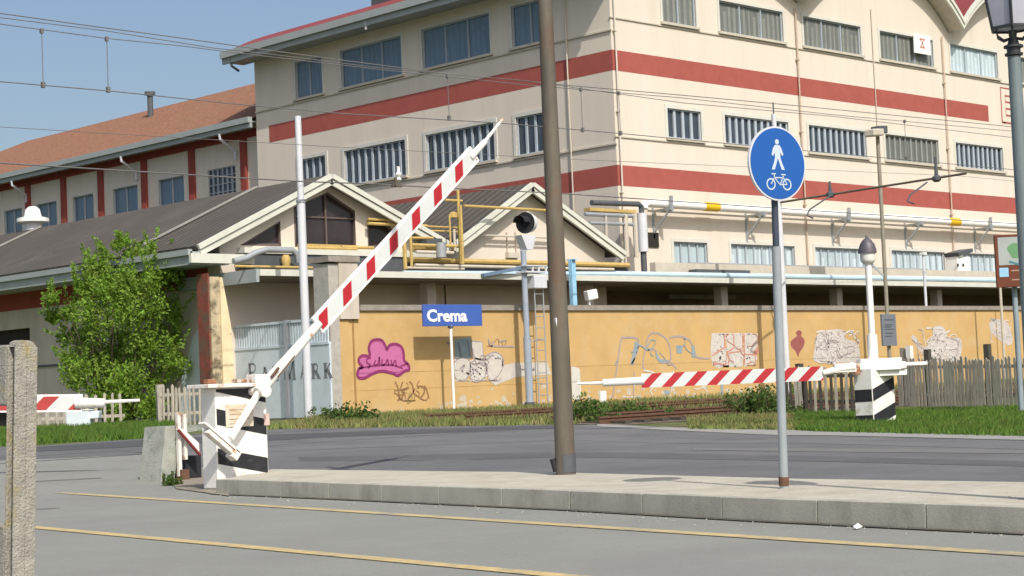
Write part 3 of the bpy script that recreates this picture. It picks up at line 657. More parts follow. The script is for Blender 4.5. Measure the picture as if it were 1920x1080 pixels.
hp('pipe', 560, 668, 464, .06, YELP, YR + .6); hp('pipe', 640, 700, 463, .05, YELP, YR + .6); hp('pipe', 835, 866, 375, .04); hp('pipe', 790, 860, 424, .03, YELP, YR + .6); hp('pipe', 790, 860, 432, .03, YELP, YR + .6); hp('pipe', 880, 1050, 440, .03, SILLM, YR + .6); hp('pipe', 440, 600, 499, .035, YELP, 40.0)
vp_('post', 864, 357, 495, .05); vp_('post', 868, 385, 495, .045, YELP, YR - .3); vp_('post', 772, 440, 503, .045); vp_('post', 760, 455, 505, .06, YELP, YR - .4); vp_('post', 845, 402, 460, .03); vp_('post', 853, 430, 470, .04, CREAM2)
b = MB(); a_, c_ = Z(772, 446), Z(812, 446); b.tube([(a_.x, YR, a_.z), (c_.x, YR, a_.z + .02)], .04, 8); b.build('pipe', YELP, yr_, smooth=True)
b = MB(); a_ = Z(828, 450); b.box(a_.x - .35, a_.x + .3, YR + .3, YR + .6, a_.z - .1, a_.z + .08); b.build('valve_box', STEELD, yr_)
b = MB(); a_ = Z(822, 468); b.tube([(a_.x, YR - .12, a_.z - .25), (a_.x, YR - .12, a_.z + .2)], .16, 10); b.build('meter', STEELG, yr_, smooth=True)
b = MB(); a_, c_ = Z(560, 505, 40.2), Z(1180, 480, 40.9); b.box(a_.x, c_.x, 40.95, 41.2, zc - .02, onY(900, 492, 41).z); b.build('gap_shade_backing', STEELD, yr_)  # dark box stands in for the black shade below the pipes
b = MB(); a_ = Z(850, 402); b.lathe((a_.x, YR, a_.z - .1), [(.14, 0), (.14, .14), (.05, .18)], 10); b.build('valve_wheel', YELP, yr_)

# light blue gutter pipes and kerb along the canopy edge, blue hose, light blue post
bp_ = thing('blue_gutter_pipe', (48, YC + .4, zc), 'long light blue pipes lying along the canopy roof edge', 'pipe')
b = MB(); b.tube([(34.5, YC + .25, zc + .02), (43.4, YC + .25, zc + .12), (52, YC + .25, zc + .16), (90, YC + .25, zc + .2)], .085, 8); b.build('pipe', mat('pale cyan pipe', (.45, .60, .68), .6, .12, 1.5, 0), bp_, smooth=True)
b = MB(); b.tube([(44, YC + .5, zc + .18), (90, YC + .5, zc + .34)], .07, 8); b.build('pipe', GATE, bp_, smooth=True)
b = MB(); b.box(46.5, 90, YC + .9, YC + 1.15, zc, zc + .62); b.build('roof_kerb', SILLM, bp_)
b = MB(); b.box(48.2, 51.2, YC + .5, YC + .85, zc + .02, zc + .38); b.build('dark_cover', STEELD, bp_)
b = MB(); b.bar(onY(905, 516, YC - .1), onY(992, 500, YC - .1), .13, .10); b.build('sloping_pipe', mat('dull blue paint', (.14, .21, .30), .6, .15, 3, 0), bp_)
q = onY(1073, 572, 39.2)
lp = thing('light_blue_post', (q.x, 39.2, .47), 'light blue square post rising behind the orange wall just right of the big brown pole', 'post')
b = MB(); zz = onY(1073, 488, 39.2).z; b.box(q.x - .05, q.x + .13, 39.1, 39.25, .47, zz); b.box(q.x - .05, q.x + .13, 39.0, 39.35, zz + .002, zz + .03); b.build('post', BLUEP, lp)
# handrail on the canopy
hr_ = thing('canopy_handrail', (52, YC + 1.4, zc), 'thin grey handrail running along the canopy roof below the factory windows', 'handrail')
za, zb = onY(1290, 493, YC + 1.3), onY(1738, 479, YC + 1.3)
b = MB(); b.tube([za, (zb.x, YC + 1.3, za.z)], .035, 8); b.build('rail', STEELG, hr_)
for x in (za.x, (za.x * 2 + zb.x) / 3, (za.x + 2 * zb.x) / 3): b = MB(); b.tube([(x, YC + 1.3, zc), (x, YC + 1.3, za.z - .036)], .03, 8); b.build('post', STEELG, hr_)
pv = onY(1731, 478, 38.3); pw_ = thing('bracket_post', (pv.x, 38.3, 3.4), 'thin pale grey post on the orange wall top below the fourth ground window', 'post')
b = MB(); b.tube([(pv.x, 38.3, .5), (pv.x, 38.3, pv.z)], .055, 8); b.build('post', STEELL, pw_); b = MB(); b.box(pv.x - .1, pv.x + .1, 38.2, 38.4, pv.z + .002, pv.z + .1); b.build('cap', WHITE, pw_)
# box unit by the last window
u0, u1 = onY(1787, 470, YC + 1.2), onY(1812, 502, YC + 1.2)
ac = thing('vent_unit', (u0.x, YC + 1.2, u1.z), 'small white vent unit with dark hood on the canopy roof near the last ground window', 'vent unit')
b = MB(); b.box(u0.x, u1.x, YC + 1.0, YC + 1.6, u1.z - .2, (u0.z + u1.z) / 2 + .1); b.build('body', WHITE, ac, bevel=.03)
b = MB(); b.prism([(u0.x - .1, YC + .9, u0.z - .1), (u1.x + .1, YC + .9, u0.z + .1), (u1.x + .1, YC + .9, u0.z - .06), (u0.x, YC + .9, u0.z - .26)], (0, .7, 0)); b.build('hood', STEELD, ac)
b = MB()
for px in (1796, 1806): q = onY(px, 497, YC + .99); b.box(q.x - .06, q.x + .06, YC + .98, YC + .999, q.z - .06, q.z + .06)
b.build('outlets', DARK, ac)

# ---------------------------------------------------------------- orange boundary wall with graffiti
YO = 37.83
x0w = onY(641, 700, YO).x; zt = onY(900, 572, YO).z
ow = thing('orange_wall', (x0w, YO, .4), 'long orange plastered boundary wall covered with graffiti, grey coping on top', 'wall')
xw1 = onY(672, 570, YO).x
b = MB(); b.box(x0w, 130, YO, YO + .3, .2, zt - .16); b.build('plaster', ORANGE, ow)
b = MB(); b.box(xw1, 130, YO - .07, YO + .37, zt - .158, zt); b.build('coping', COPING, ow)
b = MB()
for px in (663, 1870):
    x = onY(px, 650, YO).x; b.box(x - .03, x + .03, YO - .012, YO, .4, zt - .159)
b.build('joint', mat('dark joint', (.34, .20, .08), .9, .15, 5, 0), ow)
# cement-grey mark lines of the wall panels
b = MB()
for z in (1.15, 1.62): b.box(x0w, 60, YO - .004, YO + .01, z, z + .012)
b.build('panel_line', mat('faint panel line', (.42, .27, .10), .9, .2, 3, 0), ow)
NY = Vector((0, -1, 0))
def W_(pts, off): return [onY(x, y, YO - off) for x, y in pts]
def spray(name, m, fills=(), strokes=(), label=None, off=.004):
    b = MB()
    for i, f in enumerate(fills): b.poly(W_(f, off + .0004 * i))
    for w_, s_ in strokes: b.ribbon(W_(s_, off + .004), w_, NY)
    o = b.build(name, m, ow, fix=False)
    if label: o['label'] = label
    return o
def smooth(pts, n=5, close=False):
    P = [Vector((x, y)) for x, y in pts]; o = []
    N_ = len(P)
    for i in range(N_ if close else N_ - 1):
        p0, p1, p2, p3 = (P[(i - 1) % N_] if close or i else P[i]), P[i % N_], P[(i + 1) % N_], (P[(i + 2) % N_] if close or i + 2 < N_ else P[(i + 1) % N_])
        for k in range(n):
            t = k / n; o.append(.5 * ((2 * p1) + (p2 - p0) * t + (2 * p0 - 5 * p1 + 4 * p2 - p3) * t * t + (3 * p1 - p0 - 3 * p2 + p3) * t ** 3))
    if not close: o.append(P[-1])
    else: o.append(o[0])
    return [(p.x, p.y) for p in o]
z5 = lambda pts: [(640 + x / 4.5, 560 + y / 4.5) for x, y in pts]
z6 = lambda pts: [(1060 + x / 4.5, 560 + y / 4.5) for x, y in pts]
z7 = lambda pts: [(1480 + x / 4.155, 560 + y / 4.155) for x, y in pts]
blob = smooth(z5([(135, 635), (150, 590), (180, 575), (150, 540), (152, 500), (185, 480), (240, 482), (232, 420), (250, 365), (295, 345), (345, 355), (372, 400), (385, 430), (405, 395), (450, 383), (500, 400), (525, 450), (530, 520), (565, 555), (572, 600), (535, 610), (480, 648), (430, 628), (340, 612), (270, 630), (200, 668), (150, 668)]), 4, True)
spray('graffiti', PINK, [blob], label='solid pink bubble shaped graffiti')
spray('graffiti_outline', PLUM, [], [(.085, blob)] + [(.045, smooth(z5(s))) for s in ([(250, 500), (215, 510), (220, 545), (245, 555), (225, 590)], [(290, 520), (275, 555), (310, 550), (320, 490), (325, 560)], [(345, 510), (345, 560), (375, 545), (390, 515), (400, 565)], [(420, 515), (430, 560), (455, 520), (465, 570)], [(500, 570), (540, 555), (560, 550)], [(150, 590), (250, 570), (420, 560), (520, 590)])], off=.006)
# white bubble letters
c1 = smooth(z5([(950, 560), (990, 505), (1060, 500), (1090, 560), (1075, 650), (1020, 690), (965, 670)]), 5, True); c2 = smooth(z5([(1090, 560), (1140, 510), (1200, 530), (1225, 590), (1210, 660), (1150, 700), (1095, 680)]), 5, True)
c3 = smooth(z5([(1215, 500), (1290, 450), (1350, 480), (1370, 550), (1330, 640), (1270, 690), (1235, 640)]), 5, True); c4 = z5([(1095, 355), (1190, 365), (1200, 510), (1110, 500)]); c5 = z5([(1370, 560), (1470, 540), (1740, 540), (1770, 640), (1480, 660), (1300, 730), (1260, 700)])
spray('graffiti', WSPR, [c1, c2, c3, c4, c5], label='white bubble letter graffiti')
spray('graffiti_outline', GSPR, [], [(.034, c) for c in (c1, c2, c3, c4 + c4[:1])] + [(.05, smooth(z5(s))) for s in ([(1000, 590), (1040, 560), (1010, 620)], [(1090, 570), (1120, 600), (1100, 640)], [(1110, 420), (1130, 500), (1230, 510), (1280, 470)], [(1240, 340), (1265, 400), (1290, 360)], [(1260, 400), (1460, 405)], [(1330, 360), (1390, 350)])], off=.007)
spray('graffiti', mat('white overpaint', (.60, .585, .54), .9, .06, 4, .1, 40), [z6([(50, 565), (120, 590), (135, 780), (120, 870), (60, 840)])], label='plain white overpainted patch')
spray('graffiti', BSPR, [z5([(955, 345), (1090, 325), (1095, 500), (960, 505)])], label='blue grey painted square')
spray('graffiti_outline', LETTER, [], [(.07, z5([(985, 370), (1015, 490)])), (.05, z5([(1060, 350), (1075, 400), (1085, 480)])), (.05, z5([(890, 370), (940, 390), (930, 350)]))], off=.008)
spray('graffiti', TSPR, [], [(.05, smooth(z5(s))) for s in ([(455, 700), (480, 760), (500, 850), (530, 790)], [(520, 700), (500, 770), (560, 760)], [(575, 700), (600, 730), (615, 800), (660, 830)], [(640, 740), (690, 745), (700, 790), (670, 835)], [(700, 735), (720, 770), (740, 840)], [(560, 850), (600, 800), (620, 760)], [(480, 850), (520, 850)])] + [(.022, smooth(z5(s))) for s in ([(1240, 350), (1250, 400), (1270, 360)], [(1290, 370), (1320, 340), (1330, 400)], [(1350, 350), (1370, 410), (1395, 350)], [(1230, 400), (1460, 410)])], label='brown marker scribble tags')
spray('graffiti', mat('olive spray paint', (.30, .27, .08), .85, .15, 6, 0), [], [(.04, z5([(580, 780), (560, 890), (600, 860), (590, 800)]))])
# big grey blue letters
spray('graffiti', GSPR, [], [(.06, smooth(z6(s))) for s in ([(400, 830), (430, 620), (470, 350), (500, 330), (590, 330), (620, 370), (600, 470), (555, 560)], [(690, 620), (655, 560), (680, 400), (700, 320), (740, 290), (800, 300), (860, 350), (885, 430), (885, 520), (820, 540), (780, 500), (755, 430), (680, 430)], [(880, 330), (960, 318), (1030, 340), (1075, 390), (1110, 490), (1220, 505)], [(880, 530), (940, 590)], [(580, 620), (575, 830)], [(1315, 720), (1320, 830)])], label='large grey outlined letters sprayed thinly')
spray('graffiti_outline', BSPR, [z6([(590, 350), (625, 390), (575, 560), (550, 545)]), z6([(760, 430), (800, 510), (880, 520), (800, 545), (765, 500)]), z6([(935, 395), (990, 395), (985, 460), (940, 460)]), z6([(1065, 390), (1090, 400), (1100, 500), (1065, 490)]), z6([(1310, 720), (1335, 720), (1330, 830), (1310, 830)]), z6([(830, 770), (880, 780), (880, 810), (840, 805)])], off=.008)
spray('graffiti', WSPR, [z6([(1235, 290), (1345, 295), (1350, 420), (1370, 560), (1300, 590), (1240, 560), (1225, 430)]), z6([(1350, 295), (1490, 290), (1500, 570), (1385, 580)]), z6([(1505, 290), (1625, 295), (1610, 550), (1510, 575)])], label='white block letters edged in red')
spray('graffiti_outline', RSPR, [z6([(1590, 435), (1640, 430), (1620, 475), (1590, 480)])], [(.05, z6(s)) for s in ([(1240, 480), (1300, 440), (1345, 410), (1345, 300)], [(1250, 540), (1350, 560), (1370, 450), (1430, 410)], [(1420, 300), (1425, 400)], [(1380, 560), (1380, 460), (1495, 440), (1500, 300)], [(1510, 300), (1510, 560)], [(1510, 470), (1600, 470), (1605, 550)], [(1640, 300), (1630, 400), (1600, 440)])], off=.008)
spray('graffiti', MSPR, [smooth(z7([(60, 290), (50, 265), (75, 245), (98, 265), (92, 290), (118, 320), (112, 370), (80, 420), (68, 455), (50, 410), (20, 380), (10, 340), (35, 310)]), 3, True)], label='small maroon figure shaped graffiti')
c6 = smooth(z7([(200, 490), (195, 400), (210, 300), (250, 260), (330, 240), (420, 245), (440, 310), (520, 340), (550, 420), (530, 490), (380, 500)]), 4, True)
spray('graffiti', mat('pale lilac spray paint', (.53, .49, .47), .85, .15, 4, 0, dirt=(.53, .365, .16), dscale=4, dlo=.57, dhi=.7), [c6, smooth(z7([(950, 300), (980, 290), (1050, 390), (1110, 310), (1130, 220), (1200, 220), (1240, 300), (1340, 320), (1320, 480), (1200, 500), (1090, 470), (1040, 430), (990, 370)]), 4, True), smooth(z7([(1560, 180), (1620, 160), (1700, 190), (1740, 320), (1700, 360), (1580, 270)]), 4, True)], label='pale lilac letters in several places')
spray('graffiti_outline', GSPR, [], [(.05, smooth(z7(s))) for s in ([(260, 270), (270, 330), (230, 380), (300, 400), (290, 470)], [(330, 260), (325, 400), (345, 480)], [(380, 260), (390, 340), (370, 420), (400, 470)], [(210, 300), (200, 350)], [(430, 380), (500, 370), (490, 450)], [(960, 320), (1050, 390), (1115, 320), (1210, 335)], [(1175, 370), (1170, 420)], [(1220, 300), (1310, 330), (1300, 400)], [(1325, 320), (1300, 470)], [(1600, 260), (1650, 265)], [(1570, 155), (1610, 160)])], off=.008)
def scribble(m, box, n, w_, conv, off=.010, seed=1):
    q = random.Random(seed); ss = []
    for _ in range(n):
        x, y = q.uniform(box[0], box[2]), q.uniform(box[1], box[3]); p_ = [(x, y)]; a = q.uniform(0, 6.3)
        for _k in range(q.randint(3, 6)): a += q.uniform(-1.2, 1.2); x = min(box[2], max(box[0], x + 34 * math.cos(a))); y = min(box[3], max(box[1], y + 34 * math.sin(a))); p_.append((x, y))
        ss.append((w_ * q.uniform(.6, 1.5), smooth(conv(p_), 4)))
    spray('graffiti_outline', m, [], ss, off=off)
LSPR = mat('thin milky spray paint', (.62, .59, .56), .85, .1, 5, 0)
scribble(LSPR, (210, 250, 540, 500), 26, .05, z7, .010, 3); scribble(GSPR, (215, 255, 530, 490), 12, .022, z7, .013, 4)
scribble(LSPR, (1040, 230, 1330, 480), 22, .05, z7, .010, 5); scribble(GSPR, (1000, 240, 1320, 470), 10, .022, z7, .013, 6)
scribble(LSPR, (1245, 300, 1620, 570), 26, .05, z6, .0055, 7); scribble(RSPR, (1250, 300, 1620, 560), 9, .022, z6, .015, 8)
scribble(LSPR, (960, 500, 1360, 690), 24, .045, z5, .0055, 9); scribble(GSPR, (960, 480, 1400, 690), 9, .018, z5, .013, 10)
scribble(LSPR, (400, 600, 1200, 830), 16, .04, z6, .006, 11); scribble(BSPR, (420, 340, 1100, 560), 7, .03, z6, .011, 12)
scribble(LSPR, (1570, 170, 1720, 340), 12, .04, z7, .010, 13); scribble(TSPR, (450, 690, 745, 860), 9, .02, z5, .010, 14)
# peeled plaster patches near the ground
pp_ = MB()
for k in range(110):
    x = R.uniform(x0w + 2, 52); z = .5 + abs(R.gauss(0, .22)); r = R.uniform(.03, .13)
    if z > 1.3: continue
    pp_.poly([Vector((x + r * R.uniform(.6, 1.5) * math.cos(a), YO - .003 - .00002 * k, z + r * R.uniform(.4, 1.0) * math.sin(a))) for a in [i * math.pi / 4 for i in range(8)]])
pp_.build('peeled_patch', mat('bare pale render', (.52, .46, .36), .95, .15, 8, .2, 40), ow, fix=False)

# wall end pillar and grey gate post
gp0 = onY(617, 600, YO); gp1 = onY(641, 600, YO); gp2 = onY(670, 600, YO)
pl_ = thing('gate_pillar', (gp1.x, YO, .4), 'tall cream and grey pillar joining the orange wall end to the canopy', 'pillar')
ztp = onY(650, 492, YO).z
b = MB(); b.box(gp1.x - .12, gp2.x, YO - .1, YO + .7, onY(650, 598, YO - .1).z, ztp); b.build('upper_shaft', CREAM2, pl_)
b = MB(); b.box(gp1.x - .12, onY(656, 700, YO).x, YO - .03, YO + .7, .2, onY(650, 600, YO - .1).z); b.build('lower_shaft', ORANGE, pl_)
b = MB(); b.box(gp1.x - .45, gp1.x - .121, YO - .05, YO + .6, .2, ztp - .05); b.build('grey_side', CONC, pl_)
b = MB(); b.box(gp1.x - .5, gp2.x + .05, YO - .14, YO + .75, ztp + .002, ztp + .16); b.build('cap', COPING, pl_)
# corner pillar of the shed, red and peeling cream
cp = thing('corner_pillar', (XW, YW - .9, .4), 'peeling pillar, dark red on one side and cream on the other, left of the gate', 'pillar')
zcp = onY(390, 512, 40.8).z
xr0, xr1, xr2 = onY(372, 600, 40.8).x, onY(394, 600, 40.8).x, onY(430, 640, 40.8).x
b = MB(); b.box(xr1 - .04, xr1, 40.8, 41.32, .2, zcp); b.build('red_part', mat('peeling red plaster', (.22, .065, .045), .95, .25, 3, .5, 20, dirt=(.13, .10, .07), dscale=1.8, dlo=.45, dhi=.6), cp)
b = MB(); xm = onY(411, 600, 40.8).x; b.prism([(xr1 + .003, 40.75, .2), (xm, 40.75, .2), (xm, 40.75, zcp - .1), (xr1 + .003, 40.75, zcp - .1)], (0, .5, 0)); b.build('painted_shadow_part', mat('shade toned stained cream plaster', (.50, .42, .28), .95, .25, 2.5, .5, 20, dirt=(.15, .12, .08), dscale=2.2, dlo=.5, dhi=.62), cp)  # shadow on the pillar put into this strip's darker plaster colour
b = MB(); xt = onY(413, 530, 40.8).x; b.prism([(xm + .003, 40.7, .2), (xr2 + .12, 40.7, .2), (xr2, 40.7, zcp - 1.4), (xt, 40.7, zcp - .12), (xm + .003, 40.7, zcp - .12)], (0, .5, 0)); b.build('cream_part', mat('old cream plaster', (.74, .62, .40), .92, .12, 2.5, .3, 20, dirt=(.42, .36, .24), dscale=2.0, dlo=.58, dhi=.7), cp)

# ---------------------------------------------------------------- pale blue gate
XGt = (xr2 + gp1.x - .4) / 2
ga0, ga1 = onX(434, 611, XGt), onX(619, 700, XGt)
gt = thing('metal_gate', (XGt, ga1.y, .45), 'pale blue metal yard gate with slatted top and dark lettering', 'gate')
yA, yB_ = ga0.y, ga1.y; zg = ga0.z; zl_ = onX(500, 654, XGt).z; yP = onX(537, 640, XGt).y
for y0, y1 in ((yP + .05, yA), (yB_, yP - .05)):
    b = MB(); b.box(XGt, XGt + .06, y0, y1, .5, zl_); b.build('sheet_panel', GATE, gt)
    b = MB(); b.box(XGt - .02, XGt + .08, y0, y1, zg - .07, zg); b.box(XGt - .02, XGt + .08, y0, y1, zl_ + .002, zl_ + .07); b.build('rail', GATE, gt)
    b = MB(); n = int((y1 - y0) / .115)
    for i in range(n): y = y0 + .05 + i * .115; b.box(XGt + .01, XGt + .05, y, y + .062, zl_ + .071, zg - .071)
    b.build('slats', GATE, gt)
b = MB(); b.box(XGt - .04, XGt + .1, yP - .048, yP + .048, .5, zg + .02); b.build('meeting_stile', STEELL, gt)
b = MB(); b.box(XGt + .9, XGt + 1.0, YO + .8, yA + 2.5, .4, zg - .3); b.build('backing_sheet', mat('pale sheet behind gate', (.46, .50, .52), .8, .1, 2, 0), gt)
# serif lettering PALMARK on the gate, small capitals, thick and thin strokes
def letters(face_x, y_start, zb, word, big, small, gap, m, par):
    D = {'P': [([(0, 0), (0, 1)], 1), ([(0, 1), (.35, 1), (.5, .88), (.5, .66), (.35, .52), (0, .52)], 0)], 'A': [([(0, 0), (.35, 1)], 0), ([(.35, 1), (.72, 0)], 1), ([(.14, .36), (.58, .36)], 0)],
         'L': [([(0, 0), (0, 1)], 1), ([(0, 0), (.5, 0), (.5, .15)], 0)], 'M': [([(0, 0), (.05, 1)], 0), ([(.05, 1), (.42, .05)], 1), ([(.42, .05), (.8, 1)], 0), ([(.8, 1), (.85, 0)], 1)],
         'R': [([(0, 0), (0, 1)], 1), ([(0, 1), (.35, 1), (.48, .88), (.48, .68), (.35, .52), (0, .52)], 0), ([(.25, .52), (.62, 0)], 1)], 'K': [([(0, 0), (0, 1)], 1), ([(.55, 1), (0, .42)], 0), ([(.18, .58), (.62, 0)], 1)]}
    W = {'P': .55, 'A': .72, 'L': .5, 'M': .86, 'R': .62, 'K': .62}
    b = MB(); y = y_start
    for ch, bigf in word:
        h = big if bigf else small
        for s_, th in D[ch]: b.ribbon([(face_x, y - px * h, zb + pz * h) for px, pz in s_], (.11 if th else .045), (-1, 0, 0))
        for s_, th in D[ch]:
            if th and ch in 'PLRKM':
                for e in (s_[0], s_[-1]): b.ribbon([(face_x - .001, y - e[0] * h + .08, zb + e[1] * h), (face_x - .001, y - e[0] * h - .08, zb + e[1] * h)], .03, (-1, 0, 0))
        y -= W[ch] * h + gap
    return b.build('lettering', m, par, fix=False)
yL, yK = onX(469, 700, XGt).y, onX(621, 700, XGt).y
zb_ = onX(540, 712, XGt).z
sc_ = (yL - yK) / (.55 * .58 + .72 * .46 + .5 * .46 + .86 * .62 + .72 * .46 + .62 * .46 + .62 * .46 + 6 * .10)
SL = (onX(475, 682, XGt).z - zb_) / .60
letters(XGt - .005, yL, zb_, [('P', 1), ('A', 0), ('L', 0), ('M', 1), ('A', 0), ('R', 0), ('K', 0)], .60 * SL, .46 * SL, ((yL - yK) - SL * (.55 * .60 + (.72 + .5 + .72 + .62 + .62) * .46 + .86 * .60)) / 6, LETTER, gt)
# thin pale blue panel left of the pillar
a0, a1, a2 = onX(338, 722, XW - .25), onX(371, 722, XW - .25), onX(371, 598, XW - .25)
lt_ = thing('pale_blue_panel', (XW, a0.y, .45), 'thin pale blue panel against the shed wall beside the red pillar', 'metal sheet')
b = MB(); b.prism([(XW - .3, a0.y, .45), (XW - .3, a1.y, .45), (XW - .06, a2.y, a2.z), (XW - .1, a2.y + .5, a2.z - .5), (XW - .2, a0.y, 1.7)], (.04, 0, 0)); b.build('sheet', GATE, lt_)

# ---------------------------------------------------------------- text helper
def text_mesh(s, size, extrude, offset=0.0):
    c = bpy.data.curves.new('lettering', 'FONT'); c.body = s; c.size = size; c.extrude = extrude; c.offset = offset; c.resolution_u = 3
    o = bpy.data.objects.new('lettering', c); COL.objects.link(o); dg = bpy.context.evaluated_depsgraph_get(); dg.update()
    me = bpy.data.meshes.new_from_object(o.evaluated_get(dg)); bpy.data.objects.remove(o); bpy.data.curves.remove(c)
    return me
def text(s, size, origin, ux, uz, m, par, fit=None, offset=0.0, name='lettering'):
    me = text_mesh(s, size, .004, offset); ux, uz = Vector(ux), Vector(uz); n = ux.cross(uz)
    xs_ = [v.co.x for v in me.vertices]; w = max(xs_) - min(xs_); k = (fit / w) if fit else 1
    off = Vector((0, 0, 0)); q = par
    while q is not None: off += q.location; q = q.parent
    for v in me.vertices: v.co = Vector(origin) + ux * ((v.co.x - min(xs_)) * k) + uz * v.co.y + n * v.co.z - off
    me.materials.clear(); me.materials.append(m); o = bpy.data.objects.new(name, me); COL.objects.link(o); o.parent = par; return o

# ---------------------------------------------------------------- station name sign
YS = 37.05
s0, s1_ = onY(791, 571, YS), onY(903, 611, YS)
sg = thing('station_sign', (onY(848, 700, YS).x, YS, .46), 'blue station name sign reading Crema on a single white pole before the orange wall', 'sign')
b = MB(); b.box(s0.x, s1_.x, YS - .04, YS + .02, s1_.z, s0.z); b.build('board', BLUEC, sg, bevel=.01)
hh = s0.z - s1_.z; t0 = onY(799, 603, YS)
text('Crema', hh * .76, (t0.x, YS - .046, s1_.z + hh * .23), (1, 0, 0), (0, 0, 1), SIGNW, sg, fit=onY(874, 600, YS).x - t0.x, offset=.015)
px_ = onY(848.5, 700, YS).x
b = MB(); b.tube([(px_, YS, .40), (px_, YS, s1_.z + .02)], .042, 10); b.build('pole', WHITE, sg, smooth=True)
b = MB(); b.box(px_ - .06, px_ + .06, YS - .05, YS + .05, s1_.z - .06, s1_.z - .002); b.build('clamp', STEELD, sg)

# ---------------------------------------------------------------- railway signal
YSG = 37.1
q = onY(994, 770, YSG); zx = lambda y: onY(990, y, YSG).z
si = thing('railway_signal', (q.x, YSG, .45), 'grey blue railway signal with one round black lamp head and a ladder', 'signal')
xs0 = q.x
b = MB(); b.tube([(xs0, YSG, .42), (xs0, YSG, zx(632))], .115, 12); b.tube([(xs0, YSG, zx(632)), (xs0, YSG, zx(470))], .088, 12); b.build('mast', mat('blue grey signal paint', (.31, .36, .43), .6, .1, 3, .05, 40), si, smooth=True)
b = MB(); b.tube([(xs0, YSG, .40), (xs0, YSG, .62)], .16, 12); b.build('footing', STEELD, si)
cz = zx(418); r_ = (zx(401) - zx(436)) / 2
b = MB(); n = Vector((-.97, -.24, 0)).normalized(); side = Vector((.78, -.62, 0)); c = Vector((xs0 + .12, YSG, cz))
def disc(mb, c, n, r, th, k=28, sx=1): 
    a = Vector((-n.y, n.x, 0)); up = Vector((0, 0, 1)); mb.prism([c + a * r * sx * math.cos(2 * math.pi * i / k) + up * r * math.sin(2 * math.pi * i / k) for i in range(k)], -n * th)
disc(b, c, n, r_ * 1.15, .03); b.build('target', BLACKP, si)
b = MB(); disc(b, c - n * .033, n, r_ * 1.0, .22); b.build('lamp_housing', STEELL, si)
b = MB()
pts = [c + n * .005 + Vector((-n.y, n.x, 0)) * .2 * math.cos(a) + Vector((0, 0, 1)) * .2 * math.sin(a) for a in [math.pi * (i / 10) for i in range(11)]]
for i in range(10): b.add([pts[i], pts[i + 1], pts[i + 1] + n * .35, pts[i] + n * .35], [(0, 1, 2, 3)])
b.build('visor', BLACKP, si)
b = MB(); disc(b, c + n * .012, n, .15, .006); b.build('lens', mat('dark signal lens', (.012, .013, .015), .5, .1, 3, 0, spec=.2), si)
b = MB(); b.prism([(xs0 - .18, YSG - .14, zx(442)), (xs0 + .42, YSG - .14, zx(442)), (xs0 + .26, YSG - .14, zx(468)), (xs0 + .02, YSG - .14, zx(468))], (0, .28, 0)); b.build('head_bracket', STEELL, si)
b = MB(); b.bar((xs0 + .42, YSG, zx(445)), (xs0 + .3, YSG, zx(458)), .08); b.build('hinge', STEELD, si)
b = MB(); b.box(xs0 - .12, xs0 + .75, YSG - .22, YSG + .22, zx(512), zx(509)); b.box(xs0 - .12, xs0 + .75, YSG - .22, YSG + .22, zx(500), zx(498))
for x in (.15, .4, .7): b.box(xs0 + x, xs0 + x + .05, YSG - .2, YSG - .16, zx(509) + .002, zx(500) - .002)
b.build('service_platform', STEELL, si)
b = MB(); b.box(xs0 + .22, xs0 + .74, YSG - .2, YSG + .2, zx(541), zx(517)); b.build('relay_box', STEELL, si, bevel=.02)
b = MB()
for x in (.34, .70): b.tube([(xs0 + x, YSG - .05, .45), (xs0 + x, YSG - .05, zx(541) - .002)], .02, 6)
z = .8
while z < zx(548): b.tube([(xs0 + .34, YSG - .05, z), (xs0 + .70, YSG - .05, z)], .014, 6); z += .33
for z in (1.3, 2.4): b.tube([(xs0, YSG, z), (xs0 + .70, YSG - .05, z + .02)], .016, 6)
b.build('ladder', STEELG, si)

# ---------------------------------------------------------------- catenary masts with arms, overhead wires
YM = 37.1
def mast(name_label, pxb, pyb, pyt, pxt, wide_to, YM=37.1):
    p = onY(pxb, pyb, YM); top = onY(pxt, pyt, YM).z; zs = onY(pxt, wide_to, YM).z if wide_to else top
    t = thing('catenary_mast', (p.x, YM, .45), name_label, 'mast', 'catenary masts along the railway')
    b = MB(); b.tube([(p.x, YM, .40), (p.x, YM, zs)], .11, 14); b.build('lower_tube', STEELL, t, smooth=True)
    b = MB(); b.tube([(p.x, YM, zs + .002), (p.x, YM, top)], .085, 14); b.build('upper_tube', STEELL, t, smooth=True)
    b = MB(); b.tube([(p.x, YM, zs - .05), (p.x, YM, zs + .03)], .125, 14); b.build('collar', STEELG, t, smooth=True)
    return t, p.x, top
m1, mx1, _ = mast('slim pale catenary mast in front of the blue gate, crossing the raised boom', 579, 785, 219, 570, 377)
m2, mx2, mt2 = mast('slim pale catenary mast mostly hidden behind the round blue sign and its post', 1476, 712, 214, 1449, 300, 36.3)
YM = 36.3
b = MB(); b.tube([(mx2, YM, mt2 + .002), (mx2, YM, mt2 + .4)], .025, 6); b.build('finial', STEELD, m2)
ar = lambda px, py: onX(px, py, mx2)
a0, a1 = ar(1482, 376), ar(1812, 325)
b = MB(); b.tube([(mx2, YM, a0.z - .02), a1], .036, 8); b.build('support_arm', BROWNS, m2, smooth=True)
